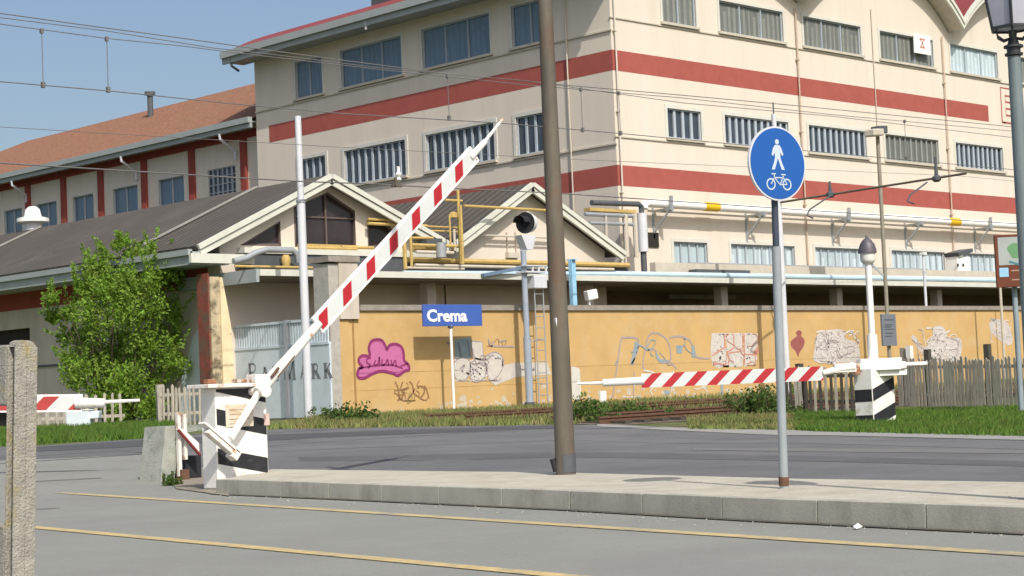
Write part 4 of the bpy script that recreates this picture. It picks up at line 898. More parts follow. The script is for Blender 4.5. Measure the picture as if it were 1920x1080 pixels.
for (xj, yj, zt_, tip) in ((1557, 365, 340, [(1557, 367), (1518, 393), (1513, 404), (1524, 409)]), (1756, 335, 295, [(1738, 342), (1706, 366), (1702, 378), (1714, 382)])):
    j = ar(xj, yj); b = MB(); b.tube([j, (j.x, j.y, onY(xj, zt_, j.y).z)], [.07, .035], 8); b.lathe((j.x, j.y, j.z - .1), [(.08, 0), (.14, .05), (.14, .15), (.08, .2)], 10); b.build('insulator', STEELD, m2, smooth=True)
    b = MB(); b.tube([onY(px, py, j.y - .1) for px, py in tip], .028, 8); b.build('steady_arm', STEELD, m2, smooth=True)
# wires
def wire(label, pts, y, r=.011, x0=-60, x1=190, drops=(), low=None):
    P = [onY(px, py, y) for px, py in pts]
    P.sort(key=lambda p: p.x)
    a = P[0] + (P[0] - P[1]) * ((x0 - P[0].x) / (P[0].x - P[1].x)); e = P[-1] + (P[-1] - P[-2]) * ((x1 - P[-1].x) / (P[-1].x - P[-2].x))
    a.z = P[0].z + (P[0].z - P[1].z) * .6; e.z = P[-1].z
    t = thing('overhead_wire', (a.x, y, a.z), label, 'wire', 'overhead railway wires')
    b = MB(); b.tube([a] + P + [e], r * .8, 5); b.build('cable', WIRE, t)
    for px, yt, yb in drops:
        p, q = onY(px, yt, y), onY(px, yb, y); b = MB(); b.tube([p, (p.x, y, q.z)], .008, 5); b.box(p.x - .03, p.x + .03, y - .03, y + .03, q.z - .03, q.z + .07); b.box(p.x - .025, p.x + .025, y - .03, y + .03, p.z - .05, p.z + .03); b.build('dropper', WIRE, t)
YWr = 27.5
wire('lowest overhead contact wire, passing across the factory below its upper red stripe', [(0, 153), (210, 171), (430, 194), (640, 213), (940, 231), (1160, 250), (1340, 267), (1900, 318)], YWr, .013)
wire('sagging carrier wire with short vertical droppers at the upper left sky', [(0, 45), (200, 72), (340, 86), (450, 100), (707, 130), (973, 158), (1160, 174), (1273, 183), (1560, 215), (1900, 246)], YWr + .02, .011, drops=((78, 57, 161), (200, 72, 170), (839, 142, 223), (1089, 167, 245), (1160, 174, 251), (1696, 227, 298)))
wire('topmost overhead cable in the upper left sky', [(0, 25), (165, 48), (330, 70), (493, 93), (640, 113), (830, 137), (1087, 162), (1273, 178), (1470, 196), (1900, 238)], YWr + .6, .013)
wire('middle overhead cable just under the topmost one in the upper left sky', [(0, 33), (200, 58), (400, 90), (493, 100), (700, 126), (990, 152), (1280, 193), (1560, 218), (1900, 258)], YWr + .4, .011)
wire('thin far wire low above the clay tiled roof at the left edge', [(0, 238), (100, 244), (300, 256), (620, 275), (1100, 300), (1800, 330)], 36.2, .009)
wire('lower cable with a small white insulator crossing in front of the first gable', [(440, 333), (560, 340), (700, 345), (803, 351), (1040, 362), (1600, 400)], 36.6, .022)
ins = onY(748, 348, 36.6)
it = thing('line_insulator', (ins.x, 36.6, ins.z), 'small white insulator with a rusty clamp on the lower cable above the first gable', 'insulator')
b = MB(); b.lathe((ins.x, 36.6, ins.z + .1), [(.03, 0), (.09, .06), (.04, .12), (.09, .2), (.04, .28), (.05, .42)], 10); b.build('porcelain', WHITE, it, smooth=True)
b = MB(); b.box(ins.x - .25, ins.x + .1, 36.56, 36.64, ins.z - .04, ins.z + .04); b.box(ins.x - .20, ins.x - .14, 36.5, 36.56, ins.z - .03, ins.z + .2); b.build('clamp', BROWNS, it)

# ---------------------------------------------------------------- big brown utility pole on the island
b0 = onZ(1061, 889, KZ); rb_, rt2 = .104, .070
up_ = thing('utility_pole', (b0.x, b0.y, KZ), 'tall thick brown weathered utility pole standing on the traffic island', 'pole')
HT = 9.0
b = MB(); b.tube([(b0.x, b0.y, KZ - .05), (b0.x, b0.y, 2.2), (b0.x, b0.y, HT)], [rb_, rb_ - .012, .05], 20); b.build('shaft', BROWNS, up_, smooth=True)
b = MB(); vd = (CAM - b0); vd.z = 0; vd.normalize(); sd_ = Vector((-vd.y, vd.x, 0)); 
for i in range(9):
    a0_, a1_ = -.25 + i * .19, -.25 + (i + 1) * .19
    f_ = lambda a, z, r: Vector((b0.x, b0.y, z)) + (vd * math.cos(a) + sd_ * math.sin(a)) * r
    b.add([f_(a0_, KZ + .02, rb_ + .004), f_(a1_, KZ + .02, rb_ + .004), f_(a1_, KZ + .20, rb_ + .004), f_(a0_, KZ + .20, rb_ + .004)], [(0, 1, 2, 3)])
b.build('grey_base_patch', STEELD, up_)
b = MB(); z = onD(1040, 615, b0.y / ray(1040, 615).y * F).z
for (aa, zz, hh_, m_) in ((-.55, z, .10, SIGNW), (.02, onY(1050, 680, b0.y).z, .06, RUST)):
    b = MB()
    for i in range(3): b.add([f_(aa + i * .14, zz, .094), f_(aa + (i + 1) * .14, zz, .094), f_(aa + (i + 1) * .14, zz + hh_, .094), f_(aa + i * .14, zz + hh_, .094)], [(0, 1, 2, 3)])
    b.build('sticker', m_, up_)
b = MB(); b.tube([f_(-1.4, KZ + .03, .1), f_(-1.4, KZ + .16, .13)], .03, 6); b.build('earth_clamp', BLACKP, up_)

# ---------------------------------------------------------------- blue round path sign
p = onZ(1470, 915, KZ); dep = -(CM.transposed() @ (p - CAM)).z
dc = onD(1450, 308, dep)
rs = thing('path_sign', (p.x, p.y, KZ), 'round blue sign with white pedestrian and bicycle symbols on a grey post', 'sign')
zj = onD(1463, 462, dep).z; jx = p.lerp(Vector((dc.x, dc.y, 0)), (zj - KZ) / (dc.z - KZ))
lean = lambda z: Vector((p.x + (dc.x - p.x) * (z - KZ) / (dc.z - KZ), p.y + (dc.y - p.y) * (z - KZ) / (dc.z - KZ), z))
b = MB(); b.tube([(p.x, p.y, KZ - .05), lean(zj)], .036, 14); b.build('post', mat('zinc grey post', (.30, .34, .36), .5, .08, 3, .05, 40, spec=.5), rs, smooth=True)
b = MB(); b.tube([lean(zj + .002), lean(dc.z + .26)], .027, 12); b.build('upper_post', mat('dark slate post', (.055, .07, .10), .5, .1, 3, .05, 40), rs, smooth=True)
b = MB(); b.tube([lean(KZ + .02), lean(KZ + .09)], .042, 14); b.build('rust_collar', RUSTD, rs)
n = Vector((-.19, -.98, 0)).normalized(); ax = Vector((-n.y, n.x, 0)); 
if ax.x < 0: ax = -ax
c = lean(dc.z) + n * .05
def ring(mb, c, n, r, th, k=48):
    a = Vector((-n.y, n.x, 0)); mb.prism([c + a * r * math.cos(2 * math.pi * i / k) + Vector((0, 0, 1)) * r * math.sin(2 * math.pi * i / k) for i in range(k)], -n * th)
b = MB(); ring(b, c, n, .30, .02); b.build('rim', STEELL, rs)
b = MB(); ring(b, c + n * .0035, n, .286, .003); b.build('disc', BLUE, rs)
b = MB()
def S(x, z, o=.006): return c + ax * x + Vector((0, 0, z)) + n * o
def dpoly(pts): b.poly([S(x * .82, .06 + (z - .07) * .84) for x, z in pts])
dpoly([(.0 + .026 * math.cos(i * math.pi / 6), .205 + .026 * math.sin(i * math.pi / 6)) for i in range(12)])
dpoly([(-.03, .175), (.03, .175), (.055, .14), (.075, .085), (.06, .072), (.036, .105), (.036, .05), (-.036, .05), (-.036, .10), (-.06, .068), (-.078, .08), (-.058, .14)])
dpoly([(-.036, .05), (.002, .05), (-.022, -.01), (-.045, -.062), (-.085, -.062), (-.055, 0)]); dpoly([(.0, .05), (.036, .05), (.055, .0), (.085, -.062), (.045, -.062), (.02, .0)])
b.build('pedestrian_symbol', SIGNB, rs, fix=False)
b = MB()
def cir(x, z, r0, r1, k=20):
    for i in range(k):
        a, e = 2 * math.pi * i / k, 2 * math.pi * (i + 1) / k
        b.poly([S(x + r0 * math.cos(a), z + r0 * math.sin(a)), S(x + r1 * math.cos(a), z + r1 * math.sin(a)), S(x + r1 * math.cos(e), z + r1 * math.sin(e)), S(x + r0 * math.cos(e), z + r0 * math.sin(e))])
cir(-.085, -.168, .036, .048); cir(.085, -.168, .036, .048)
for s_ in ([(-.085, -.168), (-.045, -.115), (.05, -.115), (.085, -.168)], [(-.05, -.085), (-.045, -.115), (.01, -.172), (.085, -.168)], [(.01, -.172), (.05, -.1)], [(-.075, -.085), (-.03, -.085)], [(.025, -.09), (.075, -.09)]):
    b.ribbon([S(x, z, .007) for x, z in s_], .010, n)
b.build('bicycle_symbol', SIGNB, rs, fix=False)
b = MB()
for dz in (-.15, .15): b.obox(lean(dc.z + dz) + n * .005, ax * .05, n * .032, Vector((0, 0, .015)))
b.build('clamp', STEELD, rs)

# ---------------------------------------------------------------- street lantern at the right
lpz = onZ(1950, 936, KZ); ldep = -(CM.transposed() @ (lpz - CAM)).z
st = thing('street_lamp', (lpz.x, lpz.y, KZ), 'old style hexagonal street lantern on a dark green column at the right edge', 'street lamp')
Zl = lambda y: onD(1903, y, ldep).z
b = MB(); b.lathe((lpz.x, lpz.y, 0), [(.075, KZ - .02), (.075, KZ + .12), (.058, KZ + .16), (.052, KZ + .8), (.044, Zl(98))], 20); b.build('column', GREEN, st, smooth=True)
b = MB(); b.lathe((lpz.x, lpz.y, 0), [(.06, Zl(96)), (.062, Zl(92)), (.046, Zl(91)), (.046, Zl(82)), (.066, Zl(81)), (.066, Zl(77)), (.04, Zl(74)), (.026, Zl(60)), (.03, Zl(48))], 16); b.build('collar', mat('blackish cast iron', (.035, .04, .045), .45, .1, 3, 0, spec=.5), st, smooth=True)
zb_, zt_ = Zl(44), Zl(44) + .46
def hexp(r, z, k): a = math.pi / 3 * k + .5; return Vector((lpz.x + r * math.cos(a), lpz.y + r * math.sin(a), z))
g = MB(); fr_ = MB()
for k in range(6):
    g.poly([hexp(.148, zb_ + .01, k), hexp(.148, zb_ + .01, k + 1), hexp(.228, zt_, k + 1), hexp(.228, zt_, k)])
    fr_.bar(hexp(.15, zb_, k), hexp(.23, zt_, k), .016); fr_.bar(hexp(.15, zb_, k), hexp(.15, zb_, k + 1), .018); fr_.bar(hexp(.23, zt_, k), hexp(.23, zt_, k + 1), .022)
g.poly([hexp(.145, zb_ + .005, k) for k in range(6)])
IRON = mat('black lantern iron', (.03, .035, .04), .45, .1, 3, 0, spec=.5)
ln_ = fr_.build('lantern_frame', IRON, st); g.build('glass', LAMPG, ln_, fix=False)
b = MB(); b.lathe((lpz.x, lpz.y, 0), [(.25, zt_ + .012), (.24, zt_ + .05), (.10, zt_ + .18), (.06, zt_ + .2), (.03, zt_ + .3)], 6); b.build('lantern_roof', IRON, st)
b = MB()
for k in (0, 1, 2, 3, 4, 5):
    a = math.pi / 3 * k + .5; d = Vector((math.cos(a), math.sin(a), 0)); o = Vector((lpz.x, lpz.y, 0))
    b.tube([o + d * .12 + Vector((0, 0, zb_ - .005)), o + d * .115 + Vector((0, 0, zb_ - .05)), o + d * .07 + Vector((0, 0, zb_ - .08)), o + d * .03 + Vector((0, 0, zb_ - .07))], .007, 6)
b.build('scroll_bracket', IRON, st)

# ---------------------------------------------------------------- tall floodlight pole, notice box
YFp = 36.4
f0, f1 = onY(1669, 690, YFp), onY(1655, 252, YFp)
fl_ = thing('floodlight_pole', (f0.x, YFp, .46), 'thin tall pole with a floodlight at its top, rising behind the right barrier post', 'lamp post')
b = MB(); b.tube([(f0.x, YFp, .42), (f0.x, YFp, f1.z)], .07, 10); b.build('pole', mat('olive grey pole', (.27, .25, .20), .6, .1, 3, .05, 40), fl_, smooth=True)
b = MB(); b.obox((f0.x - .35, YFp - .1, f1.z + .0), (.33, 0, .03), (0, .22, 0), (0, 0, .13)); b.build('lamp_head', SILLM, fl_, bevel=.05)
b = MB(); b.obox((f0.x - .02, YFp - .1, f1.z + .12), (.26, 0, .02), (0, .2, 0), (0, 0, .14)); b.build('ballast_box', STEELD, fl_, bevel=.04)
n0, n1 = onY(1653, 589, YFp - .15), onY(1682, 648, YFp - .15)
nb_ = MB(); nb_.box(n0.x, n1.x, YFp - .16, YFp - .075, n1.z, n0.z)
bx = nb_.build('notice_board', mat('slate grey board', (.17, .19, .22), .6, .06, 3, 0), fl_, bevel=.01)
b = MB()
for k, zz in enumerate((.82, .66, .60, .52, .40, .30)): z = n1.z + (n0.z - n1.z) * zz; b.box(n0.x + .12, n1.x - .12 - .1 * (k % 3), YFp - .164, YFp - .161, z - .02, z + .02)
b.build('faint_text_lines', STEELD, bx)
# wall top floodlight
w0 = onY(1108, 553, YO + .15)
wl = thing('wall_floodlight', (w0.x, YO + .15, zt), 'small white floodlight mounted on top of the orange wall', 'lamp')
b = MB(); b.tube([(w0.x - .08, YO + .15, onY(1000, 570, YO).z - .02), (w0.x - .08, YO + .15, w0.z - .05)], .03, 8); b.build('stem', STEELL, wl)
b = MB(); b.obox(w0, Vector((.17, -.05, .03)), Vector((.04, .13, 0)), Vector((-.03, 0, .15))); b.build('head', WHITE, wl, bevel=.03)

# ---------------------------------------------------------------- brown information sign at right, posts
def FP(px, py, dep): return onD(px, py, dep)
rt_v = Vector((.715, -.698, 0)).normalized(); fw_v = Vector((.698, .715, 0)).normalized()
DI = 39.5
pb_ = FP(1916, 782, DI); zz = tz(pb_.y)
ins_ = thing('information_sign', (pb_.x, pb_.y, zz), 'brown framed information panel with a pale green map on a grey post, far right', 'sign')
i0, i1 = FP(1863, 441, DI), FP(1863, 540, DI)
W2 = .98; oc = Vector((i0.x, i0.y, 0)) + rt_v * W2 / 2; z0, z1 = i1.z, i0.z
b = MB(); b.obox((oc.x, oc.y, (z0 + z1) / 2), rt_v * W2 / 2, fw_v * .04, (0, 0, (z1 - z0) / 2)); b.build('panel', BROWNP, ins_, bevel=.01)
b = MB(); zmid = z1 - (z1 - z0) * .58; b.obox((oc.x, oc.y, (zmid + z1 - .06) / 2), rt_v * (W2 / 2 - .07), fw_v * .044, (0, 0, (z1 - .06 - zmid) / 2)); b.build('map', mat('pale map print', (.34, .38, .37), .6, .08, 2, 0), ins_)
b = MB(); ctr = oc - fw_v * .047
b.poly([ctr + rt_v * (-.05 + .16 * math.cos(a) * (1 + .2 * math.sin(3 * a))) + Vector((0, 0, z1 - .36 + .17 * math.sin(a))) for a in [i * .35 for i in range(18)]]); b.build('green_area', mat('map green', (.14, .30, .15), .7, .1, 3, 0), ins_, fix=False)
b = MB(); b.ribbon([ctr + rt_v * -.2 + Vector((0, 0, z1 - .60)), ctr + rt_v * 0 + Vector((0, 0, z1 - .66)), ctr + rt_v * .2 + Vector((0, 0, z1 - .64))], .05, -fw_v); b.build('blue_line', mat('map teal', (.08, .22, .26), .7, .1, 3, 0), ins_, fix=False)
b = MB(); b.obox((oc - rt_v * .32 - fw_v * .005).to_tuple()[:2] + (z0 + .33,), rt_v * .1, fw_v * .041, (0, 0, .1)); b.build('blue_badge', BLUEP, ins_)
b = MB()
for k in range(2): b.obox((oc + rt_v * .12).to_tuple()[:2] + (z0 + .36 - .2 * k,), rt_v * .28, fw_v * .042, (0, 0, .015))
b.build('text_lines', mat('pale brown text', (.35, .22, .16), .7, .1, 3, 0), ins_)
b = MB(); b.tube([(pb_.x, pb_.y, zz - .05), (pb_.x, pb_.y, z1 - .1)], .06, 10); b.build('post', mat('blue grey post', (.26, .32, .36), .5, .1, 3, 0), ins_, smooth=True)
pq = onY(1884, 690, 36.3)
tp = thing('thin_post', (pq.x, 36.3, .46), 'thin pale post before the orange wall, rising behind the brown information panel', 'post')
b = MB(); b.tube([(pq.x, 36.3, .42), (pq.x, 36.3, onY(1878, 500, 36.3).z)], .055, 8); b.build('post', SILLM, tp, smooth=True); b = MB(); b.tube([(pq.x, 36.3, .43), (pq.x, 36.3, .62)], .09, 8); b.build('foot', CONC, tp)

# ---------------------------------------------------------------- concrete fence at the left edge
cD = 8.0; cc = FP(13, 900, cD); zc_ = FP(40, 636, cD).z
cf = thing('concrete_fence', (cc.x, cc.y, 0), 'lichened old concrete fence post with a rail at the left edge, close to the viewer', 'fence')
b = MB(); x0_, x1_, y0_, y1_ = cc.x, cc.x + .112, cc.y, cc.y + .075
b.box(x0_ + .06, x1_, y0_, y1_, -.05, zc_ - .03); b.box(x0_, x0_ + .06, y0_, y0_ + .012, -.05, zc_ - .03); b.box(x0_, x0_ + .06, y1_ - .010, y1_, -.05, zc_ - .03); o = b.build('post', POSTC, cf, bevel=.004)  # side slot added and deepened to keep the left side in shade
b = MB(); b.prism([(x0_ + .004, y0_ + .004, zc_ - .0295), (x1_ - .004, y0_ + .004, zc_ - .0295), (x1_ - .02, y0_ + .004, zc_ - .008), (x1_ - .045, y0_ + .004, zc_), (x0_ + .03, y0_ + .004, zc_), (x0_ + .01, y0_ + .004, zc_ - .008)], (0, .062, 0)); b.build('post_top', POSTC, cf)
b = MB(); za, zb2 = FP(5, 762, cD).z, FP(5, 646, cD).z
b.box(x0_ - .0, x0_ + .06, y1_ + .003, y1_ + 3, za, zb2); b.box(x0_ + .0, x0_ + .06, y1_ + .003, y1_ + 3, .25, .55); b.build('rail', POSTC, cf, bevel=.01)
b = MB(); b.box(x0_, x0_ + .118, y1_ + 3.003, y1_ + 3.08, -.05, zc_); b.build('post', POSTC, cf)

cf.rotation_euler = Matrix.Rotation(.040, 3, fw_v).to_euler()     # the old post has sunk a little to the right

# ---------------------------------------------------------------- level crossing barriers
def onP(px, py, P0, d):          # sight line meets the vertical plane through P0 along horizontal d
    n = Vector((-d.y, d.x, 0)); r = ray(px, py); return CAM + r * ((P0 - CAM).dot(n) / r.dot(n))
def boom_panel(t, A, B, hgt, nrm, n, lean, border, red, duty=.47, phase=0.0):
    """striped warning panel: A, B = axis ends, hgt across, stripes as painted fields let into the white board"""
    A, B = Vector(A), Vector(B); d = (B - A); L_ = d.length; d.normalize(); nrm = Vector(nrm).normalized(); x = nrm.cross(d).normalized()
    if x.z < 0: x = -x
    b = MB(); b.obox((A + B) / 2, d * L_ / 2, x * hgt / 2, nrm * .02); pn = b.build('warning_board', WHITE if border else REFLW, t)
    h = hgt / 2 - border; e = .022
    q = lambda s, w, o: A + d * s + x * w + nrm * o
    b = MB(); m0 = border * .8; b.poly([q(m0, -h, e), q(L_ - m0, -h, e), q(L_ - m0, h, e), q(m0, h, e)]); b.build('reflective_field', REFLW, pn, fix=False)
    b = MB(); per = L_ / n
    for k in range(-1, int(n) + 3):
        s0 = (k + phase) * per; s1 = s0 + per * duty; sh = 2 * h * lean
        P_ = [(s0, -h), (s1, -h), (s1 + sh, h), (s0 + sh, h)]
        def clip(P_, lo, val):
            o = []
            for i in range(len(P_)):
                a, c = P_[i], P_[(i + 1) % len(P_)]; ia, ic = (a[0] >= val) == lo or a[0] == val, (c[0] >= val) == lo or c[0] == val
                if ia: o.append(a)
                if ia != ic: f = (val - a[0]) / (c[0] - a[0]); o.append((val, a[1] + (c[1] - a[1]) * f))
            return o
        P_ = clip(P_, True, m0); P_ = clip(P_, False, L_ - m0) if len(P_) > 2 else P_
        if len(P_) > 2: b.poly([q(s, w, e + .003) for s, w in P_])
    b.build('red_stripes', red, pn, fix=False)
    return pn
def face_stripes(name, t, fx, a0, a1, z0, z1, bands, slope, m, out=.003):
    b = MB()
    for f0, f1 in bands:          # fractions from the top at a0; drop by slope*(a-a0)
        n = 24; cols = []
        H_ = z1 - z0
        for i in range(n):
            aa, ab = a0 + (a1 - a0) * i / n, a0 + (a1 - a0) * (i + 1) / n
            ft = lambda f, a: min(z1, max(z0, z1 - f * H_ - slope * (a - a0)))
            ta, ba, tb, bb = ft(f0, aa), ft(f1, aa), ft(f0, ab), ft(f1, ab)
            if ta - ba > 1e-4 or tb - bb > 1e-4: b.poly([fx.p(aa, ba, out), fx.p(ab, bb, out), fx.p(ab, tb, out), fx.p(aa, ta, out)])
    return b.build(name, m, t, fix=False)

# --- front barrier, boom raised
c0 = onZ(405, 894, KZ); c1_ = onZ(501, 885, KZ); YBk = (c0.y + c1_.y) / 2
bx0, bx1 = onY(405, 800, YBk).x, onY(501, 800, YBk).x; ztb = onY(430, 727, YBk).z; yb1 = YBk + .30
fb = thing('barrier', (bx0, YBk, .1), 'black and white striped barrier with red and white boom half raised, at the island end', 'level crossing barrier', 'level crossing barriers')
BLKW = mat('scuffed white block paint', (.80, .79, .75), .8, .06, 4, .2, 30, dirt=(.50, .42, .33), dscale=2.6, dlo=.58, dhi=.72)
b = MB(); b.box(bx0, bx1, YBk, yb1, .02, ztb); bo = b.build('pedestal', BLKW, fb, bevel=.012)
FB = Face('Y', YBk)
face_stripes('black_stripes', bo, FB, bx0 + .012, bx1 - .012, .17, ztb - .012, ((-.25, .03), (.225, .41), (.68, .86)), .21, BLACKP)
b = MB(); px0, px1 = FB.p(bx0 + .14, 0).x, FB.p(bx0 + .54, 0).x; b.box(px0, px1, YBk - .008, YBk - .001, ztb - .47, ztb - .20); b.build('worn_plate', mat('worn cream plate', (.62, .57, .46), .8, .12, 9, .2, 40, dirt=(.52, .40, .27), dscale=6, dlo=.5, dhi=.65), bo)
b = MB()
for k in range(4): b.box(px0 + .05, px1 - .06 - .05 * (k % 2), YBk - .0095, YBk - .0085, ztb - .27 - .055 * k, ztb - .262 - .055 * k)
b.build('worn_text_lines', RUST, bo)
b = MB()
for a, z in ((.76, .2), (.77, .46), (.70, .86), (.40, .56)): b.lathe((bx0 + a, 0, 0), [(.001, 0), (.002, .001)], 4)
b = MB(); b.box(bx0 + .70, bx0 + .78, YBk - .006, YBk - .001, ztb - .47, ztb - .33); b.build('small_label', mat('faded pink label', (.62, .45, .40), .8, .2, 12, 0), bo)
b = MB(); lx0, lx1 = onY(378, 720, YBk - .05).x, onY(492, 720, YBk - .05).x
b.box(bx0 - .16, bx1 - .06, YBk - .10, yb1 + .05, ztb + .003, ztb + .05); li = b.build('lid', RUSTW, fb, bevel=.008)
for x_a, x_b, y_a, y_b, h_b, m_b in ((.28, .42, -.08, .05, .10, RUST), (-.02, .1, .1, .2, .11, RUST), (.60, .80, 0, .2, .15, RUSTW)): b = MB(); b.box(bx0 + x_a, bx0 + x_b, YBk + y_a, YBk + y_b, ztb + .053, ztb + h_b); b.build('bearing_block', m_b, li, bevel=.01)
# the boom turns in the plane just in front of the pedestal
YQ = YBk - .17; Q = lambda x, y: onY(x, y, YQ)
pv, pa_, pb2, tip = Q(487, 733), Q(594, 611), Q(889, 288), Q(941, 225)
ang = (pb2 - pa_).normalized(); tl = math.tan(math.atan2(ang.z, ang.x))
bm_ = thing  # keep the helper name free
b = MB(); b.tube([pv - (pa_ - pv) * .02, pa_, pa_ + ang * .05], [.075, .055, .05], 12); arm = b.build('boom_tube', STEELW, fb, smooth=True)
boom_panel(fb, pa_, pb2, .24, (0, -1, 0), 7, .82, .034, REFLR, .36, -.10)
b = MB(); b.tube([pb2 - ang * .1, pb2 + ang * .28], [.05, .042], 10); b.build('tip_sleeve', STEELW, fb, smooth=True)
b = MB(); b.tube([pb2 + ang * .2, tip], [.026, .018], 8); b.build('tip_rod', RUST if False else STEELW, fb, smooth=True)
b = MB(); b.tube([tip - ang * .05, tip + ang * .02], .022, 8); b.build('tip_cap', RUST, fb)
b = MB(); e1 = Q(432, 822); b.bar(pv + (pv - e1) * .05, e1, .07, .055, up=(0, -1, 0)); b.build('counterweight_arm', STEELW, fb, bevel=.006)
b = MB(); k0, k1 = Q(383, 808), Q(435, 852); d_ = (k1 - k0).normalized(); nn = Vector((0, -1, 0)); xx = d_.cross(nn)
b.obox((k0 + k1) / 2 + nn * .03, d_ * (k1 - k0).length / 2, nn * .06, xx * .028); b.obox(k1 + nn * .03, d_ * .05, nn * .07, xx * .06); b.build('counterweight', RUSTW, fb, bevel=.01)
b = MB(); b.obox(k0.lerp(k1, .45) + nn * .03 + Vector((.02, 0, .045)), d_ * .30, nn * .07, xx * .012); b.build('counterweight_cover', STEELW, fb)
b = MB(); b.tube([pv + Vector((0, -.10, 0)), pv + Vector((0, .35, 0))], .05, 12); b.tube([pv + Vector((0, -.13, 0)), pv + Vector((0, -.10, 0))], .08, 8); b.build('pivot', STEELW, fb, smooth=True)
b = MB(); b.tube([Q(500, 708) + nn * .09, Q(514, 690) + nn * .09], .018, 6); b.tube([Q(512, 708) + nn * .09, Q(544, 668) + nn * .09], .008, 6); b.build('linkage_rod', RUSTD, fb, smooth=True)

# --- older mechanism beside it: concrete stub, rusty uprights, weight
s0 = onZ(322, 905, 0)
ob = thing('concrete_stub', (s0.x, s0.y, 0), 'rough grey concrete stub with sloping side, standing left of the striped barrier', 'concrete block')
Qs = lambda x, y: onY(x, y, s0.y + .15)
b = MB(); pts = [Qs(300, 905), Qs(310, 800), Qs(378, 796), Qs(382, 806), Qs(340, 812), Qs(326, 904)]
b.prism(pts, (0, .5, 0)); b.build('block', mat('mossy concrete', (.36, .37, .33), .95, .2, 4, .5, 40, dirt=(.20, .24, .20), dscale=3, dlo=.5, dhi=.65), ob)
b = MB(); b.box(Qs(340, 860).x, Qs(381, 860).x, s0.y + .2, s0.y + .6, 0, Qs(360, 855).z); b.build('dark_base', BLACKP, ob)
ru = thing('rusty_posts', (Qs(340, 900).x, s0.y + .1, 0), 'pair of rusty steel uprights with pale tops beside the concrete stub', 'posts')
for x, yt, yb_ in ((337, 773, 893), (347, 776, 862)):
    q0_, q1_ = onY(x, yb_, s0.y + .08), onY(x, yt, s0.y + .08); b = MB(); b.box(q0_.x - .022, q0_.x + .026, s0.y + .05, s0.y + .11, q0_.z, q1_.z); b.build('upright', RUSTW, ru, bevel=.004)
b = MB(); q0_ = onY(343, 880, s0.y + .08); b.box(q0_.x - .07, q0_.x + .06, s0.y + .02, s0.y + .14, 0, .16); b.build('foot', RUSTD, ru)
b = MB(); q0_, q1_ = onY(333, 806, s0.y + .0), onY(374, 853, s0.y + .0); d2 = (q1_ - q0_).normalized(); x2 = d2.cross(Vector((0, -1, 0))); x2 = -x2 if x2.z < 0 else x2
b.prism([q0_, q1_, q1_ + Vector((0, 0, .16)), q0_ + d2 * .12 + Vector((0, 0, .10))], (0, .05, 0)); b.build('white_weight_plate', STEELW, ru)
b = MB(); b.bar(q0_ - Vector((0, .012, 0)), q1_ - Vector((0, .012, 0)), .03, .03); b.build('red_edge', mat('dark red edge paint', (.20, .03, .03), .7, .2, 4, 0), ru)

# --- right barrier, boom down
rc = onZ(1639, 797, 0); X1 = rc.x; YB2 = rc.y
xr = onY(1678, 740, YB2).x; yl = onX(1602, 740, X1).y; zt2 = onY(1650, 690, YB2).z
rb2 = thing('barrier', (X1, YB2, 0), 'striped barrier with red and white boom lowered and a bell on its tall white post', 'level crossing barrier', 'level crossing barriers')
b = MB(); b.box(X1, xr, YB2, yl, -.05, zt2); bo2 = b.build('pedestal', BLKW, rb2, bevel=.012)
face_stripes('black_stripes', bo2, Face('Y', YB2), X1 + .012, xr - .012, .0, zt2 - .012, ((.36, .58), (.82, 1.05), (1.26, 1.5)), -.30, BLACKP)
face_stripes('black_stripes', bo2, Face('X', X1), YB2 + .012, yl - .012, .0, zt2 - .012, ((.36, .58), (.82, 1.05)), .02, BLACKP)
b = MB(); b.box(X1 - .001, X1 + .0, YB2 + .02, yl - .02, 0, 0.001)
b = MB(); ctr = Vector(((X1 + xr) / 2, (YB2 + yl) / 2, 0)); dR = Vector((-.715, .698, 0)).normalized(); nR = Vector((-.698, -.715, 0))
zq = lambda y: onP(1640, y, ctr, dR).z
b.obox((ctr.x, ctr.y, (zq(694) + zq(680)) / 2), dR * .62, nR * .30, Vector((0, 0, (zq(680) - zq(694)) / 2))); mh = b.build('motor_housing', STEELW, rb2, bevel=.03)
b = MB(); b.obox(ctr - dR * .12 + Vector((0, 0, zq(676))), dR * .42, nR * .24, Vector((0, 0, .04))); b.obox(ctr - dR * .35 + Vector((0, 0, zq(700))), dR * .28, nR * .25, Vector((0, 0, .06))); b.obox(ctr - dR * .75 + Vector((0, 0, zq(685))), dR * .35, nR * .05, Vector((0, 0, .035))); b.obox(ctr - dR * .2 + nR * .31 + Vector((0, 0, zq(690))), dR * .3, nR * .02, Vector((0, 0, .05))); b.build('housing_covers', WHITE, mh, bevel=.01)
b = MB(); b.obox(ctr + dR * .42 + nR * .31 + Vector((0, 0, zq(690))), dR * .09, nR * .02, Vector((0, 0, .12))); b.build('rusty_crank', RUST, mh)
PR = ctr + nR * .34; B_ = lambda x, y: onP(x, y, PR, dR)
pr0, pr1 = B_(1543, 700), B_(1203, 714)
b = MB(); b.tube([B_(1602, 688), B_(1575, 692), pr0], [.10, .085, .06], 12); b.build('boom_tube', STEELW, rb2, smooth=True)
b = MB(); b.obox(B_(1584, 690), dR * .22, nR * .07, Vector((0, 0, .09))); b.build('boom_clamp', STEELW, rb2, bevel=.01)
boom_panel(rb2, pr1, pr0, .285, nR, 8, 1.0, 0, REFLR, .44, -.14)
b = MB(); b.tube([pr1 - dR * .05, B_(1130, 718)], [.085, .075], 10); b.build('tip_sleeve', WHITE, rb2, smooth=True)
b = MB(); b.tube([B_(1132, 718), B_(1083, 719)], [.035, .028], 8); b.build('tip_rod', WHITE, rb2, smooth=True)
